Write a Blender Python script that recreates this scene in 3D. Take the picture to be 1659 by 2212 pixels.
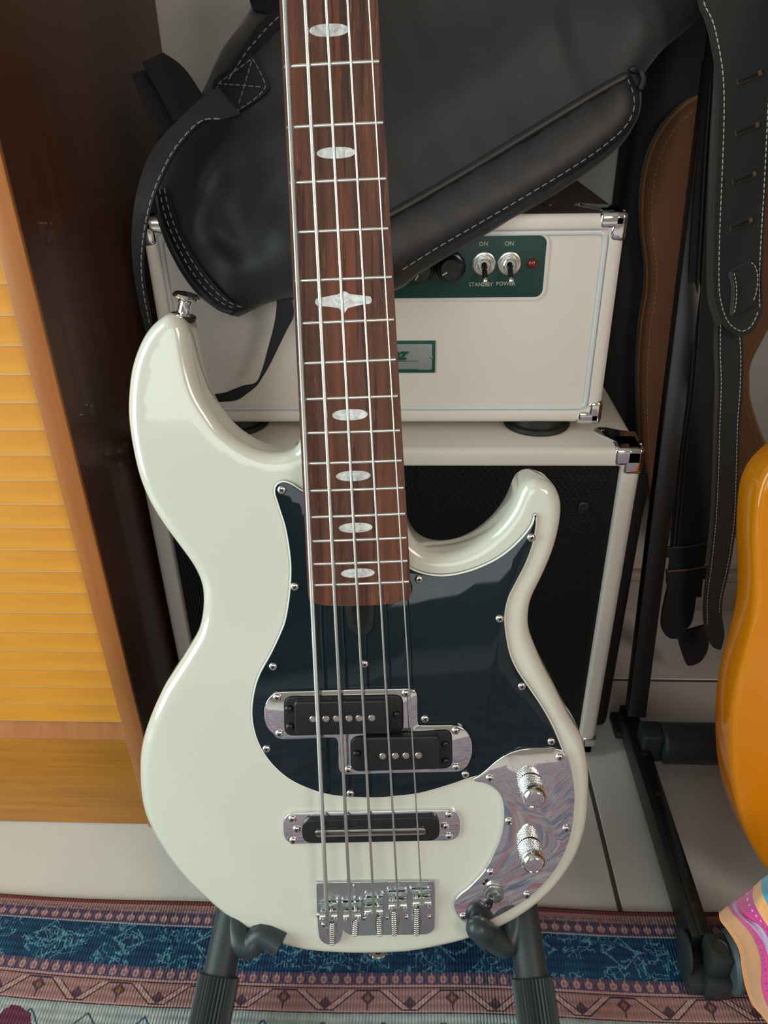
import bpy, bmesh, math, random
from mathutils import Vector, Matrix, geometry
random.seed(7)
S = bpy.context.scene
for o in list(bpy.data.objects): bpy.data.objects.remove(o)

# ------------------------------------------------------------------ camera
F_PX, CX, CY, HC = 1660.0, 829.5, 1106.0, 0.693
def nrm(v): return Vector(v).normalized()
_D = nrm((57, -2839, -1660)); _U = -_D
_F = nrm((71, 972, -1660)); _F = (_F - _U * _F.dot(_U)).normalized(); _R = _F.cross(_U)
CM = Matrix((_R, _F, _U))                      # camera axes -> world axes
CAM = Vector((0, 0, HC))
cd = bpy.data.cameras.new('camera'); cam = bpy.data.objects.new('camera', cd)
S.collection.objects.link(cam); S.camera = cam
cam.matrix_world = Matrix.Translation(CAM) @ CM.to_4x4()
cd.sensor_fit = 'HORIZONTAL'; cd.sensor_width = 36.0; cd.lens = F_PX * 36.0 / 1659.0
cd.clip_start = 0.02

# ------------------------------------------------------------------ world, lights, exposure
W = bpy.data.worlds.new('world'); S.world = W; W.use_nodes = True
bg = W.node_tree.nodes['Background']; bg.inputs[0].default_value = (0.75, 0.85, 1.0, 1); bg.inputs[1].default_value = 0.3
def area(name, loc, target, sx, sy, power, col):
    l = bpy.data.lights.new(name, 'AREA'); l.shape = 'RECTANGLE'; l.size = sx; l.size_y = sy
    l.energy = power; l.color = col
    o = bpy.data.objects.new(name, l); S.collection.objects.link(o); o.location = loc
    d = Vector(target) - Vector(loc); o.rotation_euler = d.to_track_quat('-Z', 'Y').to_euler()
    return o
area('daylight_left_window', (-1.56, -0.35, 1.08), (0, -0.35, 1.08), 1.1, 1.9, 38, (0.80, 1.0, 0.96))
area('daylight_front_window', (-0.3, -2.36, 1.45), (-0.3, 0, 1.45), 1.6, 1.3, 15, (0.92, 1.0, 0.98))
area('daylight_right_window', (1.80, -1.70, 1.75), (0.1, 0.4, 0.1), 0.9, 1.0, 30, (1.0, 0.84, 0.74))
S.view_settings.view_transform = 'Standard'; S.view_settings.look = 'None'
S.view_settings.gamma = 1; S.view_settings.use_curve_mapping = False
S.view_settings.exposure = 0.0

# ------------------------------------------------------------------ helpers: pixel rays, meshes, materials
def ray(px, py): return (CM @ Vector(((px - CX) / F_PX, -(py - CY) / F_PX, -1.0)))
def hit(px, py, n, d):
    n = Vector(n); r = ray(px, py); return CAM + r * ((d - n.dot(CAM)) / n.dot(r))
def HY(px, py, y): return hit(px, py, (0, 1, 0), y)
def HZ(px, py, z): return hit(px, py, (0, 0, 1), z)

MATS = {}
def tree(m):
    m.use_nodes = True; return m.node_tree
def mat(name, col, rough=0.5, metal=0.0, noise=None, bump=None, coat=0.0, spec=0.5, sheen=0.0, emit=None, aniso=None):
    """noise=(scale(x,y,z), colour2, contrast)  bump=(kind, scale, strength, dist)"""
    m = bpy.data.materials.new(name); t = tree(m); b = t.nodes['Principled BSDF']
    b.inputs['Base Color'].default_value = (*col, 1); b.inputs['Roughness'].default_value = rough
    b.inputs['Metallic'].default_value = metal; b.inputs['Coat Weight'].default_value = coat
    b.inputs['Coat Roughness'].default_value = 0.04
    b.inputs['Specular IOR Level'].default_value = spec
    b.inputs['Sheen Weight'].default_value = sheen
    if emit:
        b.inputs['Emission Color'].default_value = (*emit[0], 1); b.inputs['Emission Strength'].default_value = emit[1]
    tc = t.nodes.new('ShaderNodeTexCoord')
    if noise:
        mp = t.nodes.new('ShaderNodeMapping'); mp.inputs['Scale'].default_value = noise[0]
        t.links.new(tc.outputs['Object'], mp.inputs[0])
        n = t.nodes.new('ShaderNodeTexNoise'); n.inputs['Scale'].default_value = 1; n.inputs['Detail'].default_value = 6
        n.inputs['Roughness'].default_value = 0.6
        t.links.new(mp.outputs[0], n.inputs['Vector'])
        r = t.nodes.new('ShaderNodeValToRGB'); c = noise[2]
        r.color_ramp.elements[0].position = 0.5 - c; r.color_ramp.elements[1].position = 0.5 + c
        r.color_ramp.elements[0].color = (*col, 1); r.color_ramp.elements[1].color = (*noise[1], 1)
        t.links.new(n.outputs[0], r.inputs[0]); t.links.new(r.outputs[0], b.inputs['Base Color'])
    if bump:
        k, sc, st, di = bump
        if k == 'noise':
            x = t.nodes.new('ShaderNodeTexNoise'); x.inputs['Scale'].default_value = sc; x.inputs['Detail'].default_value = 3; out = x.outputs[0]
        elif k == 'voronoi':
            x = t.nodes.new('ShaderNodeTexVoronoi'); x.inputs['Scale'].default_value = sc; out = x.outputs[0]
        else:
            x = t.nodes.new('ShaderNodeTexWave'); x.inputs['Scale'].default_value = sc; x.bands_direction = k[-1].upper(); out = x.outputs[1]
            x.inputs['Distortion'].default_value = 0
        t.links.new(tc.outputs['Object'], x.inputs['Vector'])
        bp = t.nodes.new('ShaderNodeBump'); bp.inputs['Strength'].default_value = st; bp.inputs['Distance'].default_value = di
        t.links.new(out, bp.inputs['Height']); t.links.new(bp.outputs[0], b.inputs['Normal'])
    MATS[name] = m; return m

class N:
    """tiny expression builder over math nodes"""
    def __init__(s, t, sock): s.t = t; s.s = sock
    def _op(s, op, *a):
        n = s.t.nodes.new('ShaderNodeMath'); n.operation = op
        for i, v in enumerate((s,) + a):
            if isinstance(v, N): s.t.links.new(v.s, n.inputs[i])
            else: n.inputs[i].default_value = v
        return N(s.t, n.outputs[0])
    def __add__(s, o): return s._op('ADD', o)
    def __radd__(s, o): return s._op('ADD', o)
    def __sub__(s, o): return s._op('SUBTRACT', o)
    def __rsub__(s, o): return (s * -1) + o
    def __mul__(s, o): return s._op('MULTIPLY', o)
    __rmul__ = __mul__
    def __truediv__(s, o): return s._op('DIVIDE', o)
    def lt(s, o): return s._op('LESS_THAN', o)
    def gt(s, o): return s._op('GREATER_THAN', o)
    def abs(s): return s._op('ABSOLUTE')
    def frac(s): return s._op('FRACT')
    def sin(s): return s._op('SINE')
    def max(s, o): return s._op('MAXIMUM', o)
    def min(s, o): return s._op('MINIMUM', o)
    def sqrt(s): return s._op('SQRT')
    def between(s, a, b): return s.gt(a) * s.lt(b)
def mixc(t, fac, a, b):
    n = t.nodes.new('ShaderNodeMix'); n.data_type = 'RGBA'
    t.links.new(fac.s if isinstance(fac, N) else fac, n.inputs[0])
    for v, i in ((a, 6), (b, 7)):
        if isinstance(v, tuple): n.inputs[i].default_value = (*v, 1)
        else: t.links.new(v, n.inputs[i])
    return n.outputs[2]

def tag(o, label=None, cat=None, group=None, kind=None):
    for k, v in (('label', label), ('category', cat), ('group', group), ('kind', kind)):
        if v: o[k] = v
    return o
def thing(name, loc, label, cat, group=None):
    o = bpy.data.objects.new(name, None); S.collection.objects.link(o); o.location = loc
    o.empty_display_size = 0.05
    return tag(o, label, cat, group)
WM = {}                                                # world matrix of every linked object
def link(name, me, parent=None, Wm=None):
    o = bpy.data.objects.new(name, me); S.collection.objects.link(o)
    if parent is not None:
        pw = WM.get(parent.name) or Matrix.Translation(parent.location)
        if Wm is None: Wm = WM.get(parent.name, Matrix()) if parent.type == 'MESH' else Matrix()
        o.parent = parent; o.matrix_basis = pw.inverted() @ Wm
    elif Wm is not None: o.matrix_basis = Wm
    WM[o.name] = Wm.copy() if Wm is not None else Matrix()
    return o
def mesh(name, V, Fc, mats, smooth=35, mi=None):
    me = bpy.data.meshes.new(name); me.from_pydata([tuple(v) for v in V], [], Fc)
    for m in (mats if isinstance(mats, (list, tuple)) else [mats]): me.materials.append(MATS[m] if isinstance(m, str) else m)
    if mi:
        for p, i in zip(me.polygons, mi): p.material_index = i
    bm = bmesh.new(); bm.from_mesh(me); bmesh.ops.remove_doubles(bm, verts=bm.verts, dist=1e-6)
    bmesh.ops.recalc_face_normals(bm, faces=bm.faces); bm.to_mesh(me); bm.free()
    if smooth:
        me.shade_smooth(); me.set_sharp_from_angle(angle=math.radians(smooth))
    return me
def obj(name, V, Fc, mats, parent=None, smooth=35, mi=None, Wm=None):
    return link(name, mesh(name, V, Fc, mats, smooth, mi), parent, Wm)
class MB:
    """collects shapes into one mesh"""
    def __init__(s): s.V = []; s.F = []
    def add(s, VF, M=None):
        b = len(s.V); s.V += [(M @ Vector(v)) if M else Vector(v) for v in VF[0]]; s.F += [tuple(i + b for i in f) for f in VF[1]]; return s
    def vf(s): return s.V, s.F
    def build(s, name, mats, parent=None, smooth=35, Wm=None): return obj(name, s.V, s.F, mats, parent, smooth, None, Wm)
def loops(L, cap0=True, cap1=True, closed=True):
    n = len(L[0]); V = [v for l in L for v in l]; Fc = []
    for k in range(len(L) - 1):
        for i in range(n if closed else n - 1):
            j = (i + 1) % n; Fc.append((k * n + i, k * n + j, (k + 1) * n + j, (k + 1) * n + i))
    if cap0: Fc.append(tuple(range(n))[::-1])
    if cap1: Fc.append(tuple((len(L) - 1) * n + i for i in range(n)))
    return V, Fc
def tube(P, r, n=12, cap='round'):
    P = [Vector(p) for p in P]; R = r if isinstance(r, (list, tuple)) else [r] * len(P)
    if cap == 'round':
        a = (P[0] - P[1]).normalized(); b = (P[-1] - P[-2]).normalized()
        pre = [(P[0] + a * R[0] * s, R[0] * c) for s, c in ((0.98, 0.15), (0.85, 0.5), (0.5, 0.85))]
        post = [(P[-1] + b * R[-1] * s, R[-1] * c) for s, c in ((0.5, 0.85), (0.85, 0.5), (0.98, 0.15))]
        P = [x[0] for x in pre] + P + [x[0] for x in post]; R = [x[1] for x in pre] + list(R) + [x[1] for x in post]
    L = []; u = None
    for i, p in enumerate(P):
        t = (P[min(i + 1, len(P) - 1)] - P[max(i - 1, 0)]).normalized()
        if u is None:
            u = t.orthogonal().normalized()
        u = (u - t * u.dot(t)).normalized(); w = t.cross(u)
        L.append([p + (u * math.cos(2 * math.pi * k / n) + w * math.sin(2 * math.pi * k / n)) * R[i] for k in range(n)])
    return loops(L)
def spline(P, m=8, closed=False):
    P = [Vector(p) for p in P]; n = len(P); out = []
    for i in range(n if closed else n - 1):
        g = lambda k: P[k % n] if closed else P[max(0, min(n - 1, k))]
        a, b, c, d = g(i - 1), g(i), g(i + 1), g(i + 2)
        for k in range(m):
            t = k / m
            out.append(0.5 * ((2 * b) + (c - a) * t + (2 * a - 5 * b + 4 * c - d) * t * t + (3 * b - a - 3 * c + d) * t ** 3))
    if not closed: out.append(P[-1])
    return out
def lathe(prof, n=24):
    L = [[Vector((r * math.cos(2 * math.pi * k / n), r * math.sin(2 * math.pi * k / n), z)) for k in range(n)] for r, z in prof]
    return loops(L)
def rbox(x0, x1, y0, y1, z0, z1, r=0.003, seg=2):
    bm = bmesh.new(); bmesh.ops.create_cube(bm, size=1)
    for v in bm.verts:
        v.co = Vector(((x0 + x1) / 2 + v.co.x * (x1 - x0), (y0 + y1) / 2 + v.co.y * (y1 - y0), (z0 + z1) / 2 + v.co.z * (z1 - z0)))
    if r > 0: bmesh.ops.bevel(bm, geom=list(bm.edges), offset=r, segments=seg, affect='EDGES', profile=0.5)
    V = [v.co.copy() for v in bm.verts]; Fc = [tuple(v.index for v in f.verts) for f in bm.faces]; bm.free(); return V, Fc
def area2(P): return sum(P[i][0] * P[(i + 1) % len(P)][1] - P[(i + 1) % len(P)][0] * P[i][1] for i in range(len(P))) / 2
def ccw(P): return P if area2(P) > 0 else P[::-1]
def resample(P, step):
    P = [Vector((p[0], p[1])) for p in P]; Q = []; acc = 0
    n = len(P); tot = sum((P[(i + 1) % n] - P[i]).length for i in range(n)); m = max(8, int(tot / step)); st = tot / m
    i = 0; pos = 0.0
    for k in range(m):
        tgt = k * st
        while True:
            l = (P[(i + 1) % n] - P[i % n]).length
            if pos + l >= tgt or i > n: break
            pos += l; i += 1
        l = max(l, 1e-9); Q.append(P[i % n].lerp(P[(i + 1) % n], (tgt - pos) / l))
    return Q
def offset(P, d):
    """inward offset of ccw polygon"""
    n = len(P); out = []
    for i in range(n):
        a = (P[i] - P[i - 1]).normalized(); b = (P[(i + 1) % n] - P[i]).normalized()
        na = Vector((-a.y, a.x)); nb = Vector((-b.y, b.x)); m = (na + nb)
        m = m.normalized() if m.length > 1e-6 else na
        c = max(0.5, m.dot(na)); out.append(P[i] + m * (d / c))
    return out
def plate(P, z0, z1, bev=0.0, seg=3, back=False):
    """solid slab with outline P (2d) between z0,z1, top edge rounded by bev"""
    P = [Vector((p[0], p[1])) for p in ccw([tuple(p) for p in P])]
    L = [[Vector((p.x, p.y, z0)) for p in P]]
    if bev:
        for k in range(seg + 1):
            a = math.pi / 2 * k / seg; Q = offset(P, bev * (1 - math.cos(a)))
            L.append([Vector((p.x, p.y, z1 - bev * (1 - math.sin(a)))) for p in Q])
    else: L.append([Vector((p.x, p.y, z1)) for p in P])
    return loops(L)
def mirror_fill(P, grid):
    """triangulate polygon (2d, ccw) with interior grid points -> verts2d, tris"""
    n = len(P); xs = [p.x for p in P]; ys = [p.y for p in P]; pts = []
    def inside(x, y):
        c = False; j = n - 1
        for i in range(n):
            if (P[i].y > y) != (P[j].y > y) and x < (P[j].x - P[i].x) * (y - P[i].y) / (P[j].y - P[i].y) + P[i].x: c = not c
            j = i
        return c
    y = min(ys) + grid / 2; row = 0
    while y < max(ys):
        x = min(xs) + (grid / 2 if row % 2 else 0)
        while x < max(xs):
            if inside(x, y) and min((Vector((x, y)) - p).length_squared for p in P) > (grid * 0.55) ** 2: pts.append(Vector((x, y)))
            x += grid
        y += grid * 0.87; row += 1
    r = geometry.delaunay_2d_cdt(list(P) + pts, [(i, (i + 1) % n) for i in range(n)], [list(range(n))], 1, 1e-7)
    return r[0], r[2]
def stadium(x0, x1, y0, y1, r=None, n=8):
    r = r or (y1 - y0) / 2; P = []
    for cx, cy, a0 in ((x1 - r, y1 - r, 0), (x0 + r, y1 - r, 90), (x0 + r, y0 + r, 180), (x1 - r, y0 + r, 270)):
        for k in range(n + 1):
            a = math.radians(a0 + 90 * k / n); P.append(Vector((cx + r * math.cos(a), cy + r * math.sin(a))))
    return P
def text_mesh(txt, size, depth=0.0003, shear=0.0, bold=0.0, align='CENTER'):
    c = bpy.data.curves.new('t', 'FONT'); c.body = txt; c.size = size; c.extrude = depth; c.shear = shear; c.offset = bold
    c.align_x = align; c.align_y = 'CENTER'; c.resolution_u = 3
    o = bpy.data.objects.new('t', c); S.collection.objects.link(o); bpy.context.view_layer.update()
    me = bpy.data.meshes.new_from_object(o.evaluated_get(bpy.context.evaluated_depsgraph_get()))
    bpy.data.objects.remove(o); bpy.data.curves.remove(c); return me
UPR = Matrix(((1, 0, 0, 0), (0, 0, -1, 0), (0, 1, 0, 0), (0, 0, 0, 1)))      # XY drawing -> standing, facing -Y
def lettering(txt, size, x, y, z, m, parent, shear=0.0, bold=0.0, depth=0.0003):
    me = text_mesh(txt, size, depth, shear, bold); me.materials.clear(); me.materials.append(MATS[m])
    return link('lettering', me, parent, Matrix.Translation((x, y, z)) @ UPR)
def stitches(P, ln, gap, w, up, h=0.0007):
    """dashes along polyline P (3d); up = function(point) or vector out of the cloth"""
    P = [Vector(p) for p in P]; V = MB(); carry = 0; segs = []
    d = [0]
    for i in range(len(P) - 1): d.append(d[-1] + (P[i + 1] - P[i]).length)
    def at(s):
        for i in range(len(P) - 1):
            if s <= d[i + 1] or i == len(P) - 2:
                return P[i].lerp(P[i + 1], (s - d[i]) / max(1e-9, d[i + 1] - d[i]))
    s = 0
    while s + ln < d[-1]:
        a, b = at(s), at(s + ln); u = Vector(up).normalized(); t = (b - a).normalized(); sd = t.cross(u).normalized() * w / 2
        mid = (a + b) / 2
        V.add(([a - sd * .6, a + sd * .6, mid + sd, b + sd * .6, b - sd * .6, mid - sd, mid + u * h + sd * .5, mid + u * h - sd * .5],
               [(0, 1, 6, 7), (1, 2, 6), (2, 3, 6), (3, 4, 7, 6), (4, 5, 7), (5, 0, 7)])); s += ln + gap
    return V
def ribbon(A, B, th=0.002, m=5, up=None):
    """strap between two edge polylines (3d), thickness th"""
    A = spline(A, m); B = spline(B, m); V = []; Fc = []; n = len(A)
    for i in range(n):
        t = A[min(i + 1, n - 1)] - A[max(i - 1, 0)]; w = B[i] - A[i]; nn = t.cross(w).normalized() * th
        if nn.y > 0: nn = -nn
        V += [A[i], B[i], B[i] - nn, A[i] - nn]
        if i < n - 1:
            for k in range(4): Fc.append((4 * i + k, 4 * i + (k + 1) % 4, 4 * i + 4 + (k + 1) % 4, 4 * i + 4 + k))
    Fc += [(3, 2, 1, 0), (4 * n - 4, 4 * n - 3, 4 * n - 2, 4 * n - 1)]
    return V, Fc

# ------------------------------------------------------------------ materials
mat('wall_paint', (0.58, 0.55, 0.49), 0.9, bump=('noise', 60, 0.1, 0.002))
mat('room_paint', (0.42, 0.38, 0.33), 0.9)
mat('tile', (0.62, 0.60, 0.57), 0.33, noise=((9, 9, 9), (0.69, 0.66, 0.63), 0.25), bump=('noise', 300, 0.05, 0.0006))
mat('grout', (0.10, 0.085, 0.07), 0.9)
mat('skirting', (0.42, 0.37, 0.32), 0.5)
mat('window_paint', (0.85, 0.85, 0.83), 0.5)
mat('slat_wood', (0.60, 0.225, 0.012), 0.42, noise=((7, 40, 70), (0.78, 0.34, 0.032), 0.3), coat=0.12)
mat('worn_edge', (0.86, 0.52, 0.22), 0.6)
mat('stile_wood', (0.34, 0.105, 0.020), 0.40, noise=((110, 40, 7), (0.46, 0.165, 0.035), 0.25), coat=0.15)
mat('rail_wood', (0.36, 0.13, 0.008), 0.45, noise=((12, 60, 220), (0.52, 0.21, 0.018), 0.25), coat=0.1)
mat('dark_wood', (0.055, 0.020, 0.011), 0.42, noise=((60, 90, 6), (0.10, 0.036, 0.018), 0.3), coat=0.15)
mat('ivory_tolex', (0.73, 0.67, 0.60), 0.48, bump=('voronoi', 520, 0.22, 0.0006))
mat('black_sheet', (0.018, 0.015, 0.013), 0.55, bump=('voronoi', 520, 0.2, 0.0006))
mat('ivory_piping', (0.66, 0.68, 0.70), 0.35)
mat('black_void', (0.004, 0.004, 0.004), 0.9)
mat('rubber', (0.012, 0.013, 0.013), 0.5)
mat('green_panel', (0.004, 0.042, 0.034), 0.4)
mat('grey_print', (0.50, 0.50, 0.47), 0.5)
mat('plate_metal', (0.34, 0.36, 0.37), 0.45, metal=0.5)
mat('green_print', (0.004, 0.075, 0.055), 0.5)
mat('black_plastic', (0.008, 0.009, 0.010), 0.22)
mat('red_lens', (0.16, 0.004, 0.006), 0.12, coat=0.6)
mat('chrome', (0.82, 0.82, 0.83), 0.06, metal=1)
mat('chrome_soft', (0.76, 0.78, 0.78), 0.14, metal=1)
mat('chrome_plate', (0.86, 0.85, 0.88), 0.035, metal=1, bump=('noise', 30, 0.03, 0.0008))
mat('chrome_worn', (0.62, 0.67, 0.68), 0.22, metal=1, bump=('noise', 260, 0.55, 0.0008))
mat('nickel', (0.72, 0.70, 0.67), 0.22, metal=1)
mat('fret_metal', (0.78, 0.76, 0.72), 0.2, metal=1)
mat('string_wound', (0.60, 0.59, 0.57), 0.32, metal=1, bump=('wave_z', 640, 0.35, 0.0003))
mat('string_fine', (0.68, 0.67, 0.65), 0.26, metal=1, bump=('wave_z', 900, 0.15, 0.0002))
mat('cream_lacquer', (0.66, 0.65, 0.565), 0.12, coat=0.7, noise=((3, 3, 3), (0.675, 0.67, 0.58), 0.3))
mat('pickguard_black', (0.004, 0.012, 0.017), 0.06, spec=0.4, coat=0.1, bump=('noise', 14, 0.04, 0.002))
mat('pickguard_white', (0.78, 0.76, 0.70), 0.3)
mat('pickup_black', (0.010, 0.012, 0.014), 0.32)
mat('blade_metal', (0.60, 0.57, 0.54), 0.3, metal=1)
mat('neck_side', (0.20, 0.075, 0.04), 0.4, noise=((200, 200, 8), (0.28, 0.11, 0.06), 0.3))
mat('maple', (0.60, 0.40, 0.20), 0.35, coat=0.3)
mat('foam', (0.014, 0.024, 0.026), 0.5, spec=0.45, sheen=0.1)
mat('foam_smooth', (0.026, 0.038, 0.042), 0.38)
mat('black_steel', (0.012, 0.012, 0.013), 0.38)
mat('black_moulded', (0.020, 0.026, 0.028), 0.5)
mat('grey_cap', (0.05, 0.075, 0.08), 0.55)
mat('black_canvas', (0.0085, 0.0088, 0.0098), 0.62, sheen=0.15, bump=('noise', 900, 0.3, 0.0006))
mat('grey_canvas', (0.015, 0.016, 0.018), 0.58, sheen=0.2, bump=('noise', 900, 0.25, 0.0005))
mat('black_leatherette', (0.013, 0.013, 0.015), 0.5, bump=('noise', 700, 0.25, 0.0005))
mat('webbing', (0.008, 0.008, 0.010), 0.75, bump=('voronoi', 1300, 0.5, 0.0005))
mat('grey_thread', (0.21, 0.22, 0.23), 0.7)
mat('cream_thread', (0.55, 0.50, 0.38), 0.7)
mat('tan_thread', (0.50, 0.26, 0.08), 0.7)
mat('black_suede', (0.012, 0.0115, 0.0105), 0.85, sheen=0.2, bump=('noise', 800, 0.3, 0.0005))
mat('brown_edge', (0.17, 0.09, 0.05), 0.7)
mat('strap_edge', (0.045, 0.042, 0.037), 0.7)
mat('black_strap', (0.007, 0.007, 0.009), 0.7)
mat('tan_suede', (0.22, 0.10, 0.038), 0.85, noise=((5, 5, 7), (0.10, 0.042, 0.018), 0.3), sheen=0.25)
mat('tan_edge', (0.34, 0.14, 0.03), 0.7)
mat('black_bag', (0.006, 0.006, 0.007), 0.75)

# grille: woven black vinyl mesh
g = mat('grille_mesh', (0.003, 0.0033, 0.004), 0.45, spec=0.3); t = tree(g)
tc = t.nodes.new('ShaderNodeTexCoord'); sp = t.nodes.new('ShaderNodeSeparateXYZ'); t.links.new(tc.outputs['Object'], sp.inputs[0])
X_, Z_ = N(t, sp.outputs[0]), N(t, sp.outputs[2])
hgt = ((X_ * 1050).sin() * (Z_ * 780).sin()).max(0.0) + ((X_ * 2100).sin() * 0.25)
bp = t.nodes.new('ShaderNodeBump'); bp.inputs['Strength'].default_value = 0.45; bp.inputs['Distance'].default_value = 0.0007
t.links.new(hgt.s, bp.inputs['Height']); t.links.new(bp.outputs[0], t.nodes['Principled BSDF'].inputs['Normal'])

# rosewood: streaks along the neck with darker lines
def rosewood():
    m = bpy.data.materials.new('rosewood'); t = tree(m); b = t.nodes['Principled BSDF']; b.inputs['Roughness'].default_value = 0.5; b.inputs['Specular IOR Level'].default_value = 0.3
    tc = t.nodes.new('ShaderNodeTexCoord')
    def nz(sc, det=4, dist=0.0):
        mp = t.nodes.new('ShaderNodeMapping'); mp.inputs['Scale'].default_value = sc; mp.inputs['Rotation'].default_value = (0, 0.035, 0)
        t.links.new(tc.outputs['Object'], mp.inputs[0]); n = t.nodes.new('ShaderNodeTexNoise'); n.inputs['Scale'].default_value = 1
        n.inputs['Detail'].default_value = det; n.inputs['Distortion'].default_value = dist; t.links.new(mp.outputs[0], n.inputs['Vector']); return n.outputs[0]
    r = t.nodes.new('ShaderNodeValToRGB'); e = r.color_ramp.elements
    e[0].position = 0.30; e[0].color = (0.070, 0.026, 0.017, 1); e[1].position = 0.70; e[1].color = (0.23, 0.066, 0.028, 1)
    k = e.new(0.5); k.color = (0.125, 0.048, 0.028, 1)
    t.links.new(nz((70, 20, 3.0), 5, 0.6), r.inputs[0])
    l = N(t, nz((260, 20, 5.0), 3, 0.3)); dark = (l.gt(0.60)) * 0.75
    f = N(t, nz((1500, 200, 60), 2)); c = mixc(t, dark, r.outputs[0], (0.045, 0.016, 0.016))
    c2 = mixc(t, f.gt(0.66) * 0.45, c, (0.30, 0.15, 0.09))
    t.links.new(c2, b.inputs['Base Color']); MATS['rosewood'] = m
rosewood()
def pearl():
    m = mat('pearl', (0.62, 0.63, 0.62), 0.2, coat=0.5); t = tree(m); b = t.nodes['Principled BSDF']
    tc = t.nodes.new('ShaderNodeTexCoord'); v = t.nodes.new('ShaderNodeTexNoise'); v.inputs['Scale'].default_value = 130; v.inputs['Distortion'].default_value = 2.5
    t.links.new(tc.outputs['Object'], v.inputs['Vector']); r = t.nodes.new('ShaderNodeValToRGB')
    r.color_ramp.elements[0].position = 0.38; r.color_ramp.elements[0].color = (0.52, 0.54, 0.55, 1)
    r.color_ramp.elements[1].position = 0.6; r.color_ramp.elements[1].color = (0.80, 0.80, 0.78, 1)
    t.links.new(v.outputs[0], r.inputs[0]); t.links.new(r.outputs[0], b.inputs['Base Color'])
pearl()
def knurl(name, ax):
    """crossed knurling on a turned metal part (object space, axis z)"""
    m = mat(name, (0.74, 0.76, 0.76), 0.2, metal=1); t = tree(m)
    tc = t.nodes.new('ShaderNodeTexCoord'); s = t.nodes.new('ShaderNodeSeparateXYZ'); t.links.new(tc.outputs['Object'], s.inputs[0])
    x, y, z = (N(t, s.outputs[i]) for i in range(3)); a = x._op('ARCTAN2', y) * 26; zz = z * ax
    h = (a + zz).sin().abs() + (a - zz).sin().abs()
    bp = t.nodes.new('ShaderNodeBump'); bp.inputs['Strength'].default_value = 1; bp.inputs['Distance'].default_value = 0.0011
    t.links.new(h.s, bp.inputs['Height']); t.links.new(bp.outputs[0], t.nodes['Principled BSDF'].inputs['Normal'])
knurl('knurled_chrome', 2700); knurl('lined_chrome', 0)
def orange():
    m = bpy.data.materials.new('orange_acrylic'); t = tree(m); b = t.nodes['Principled BSDF']
    b.inputs['Base Color'].default_value = (0.80, 0.27, 0.004, 1); b.inputs['Roughness'].default_value = 0.12; b.inputs['Coat Weight'].default_value = 0.5
    out = t.nodes['Material Output']; tr = t.nodes.new('ShaderNodeBsdfTransparent'); tr.inputs[0].default_value = (1.0, 0.50, 0.06, 1)
    mx = t.nodes.new('ShaderNodeMixShader'); mx.inputs[0].default_value = 0.22
    t.links.new(b.outputs[0], mx.inputs[1]); t.links.new(tr.outputs[0], mx.inputs[2]); t.links.new(mx.outputs[0], out.inputs[0])
    MATS['orange_acrylic'] = m
orange()

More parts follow.
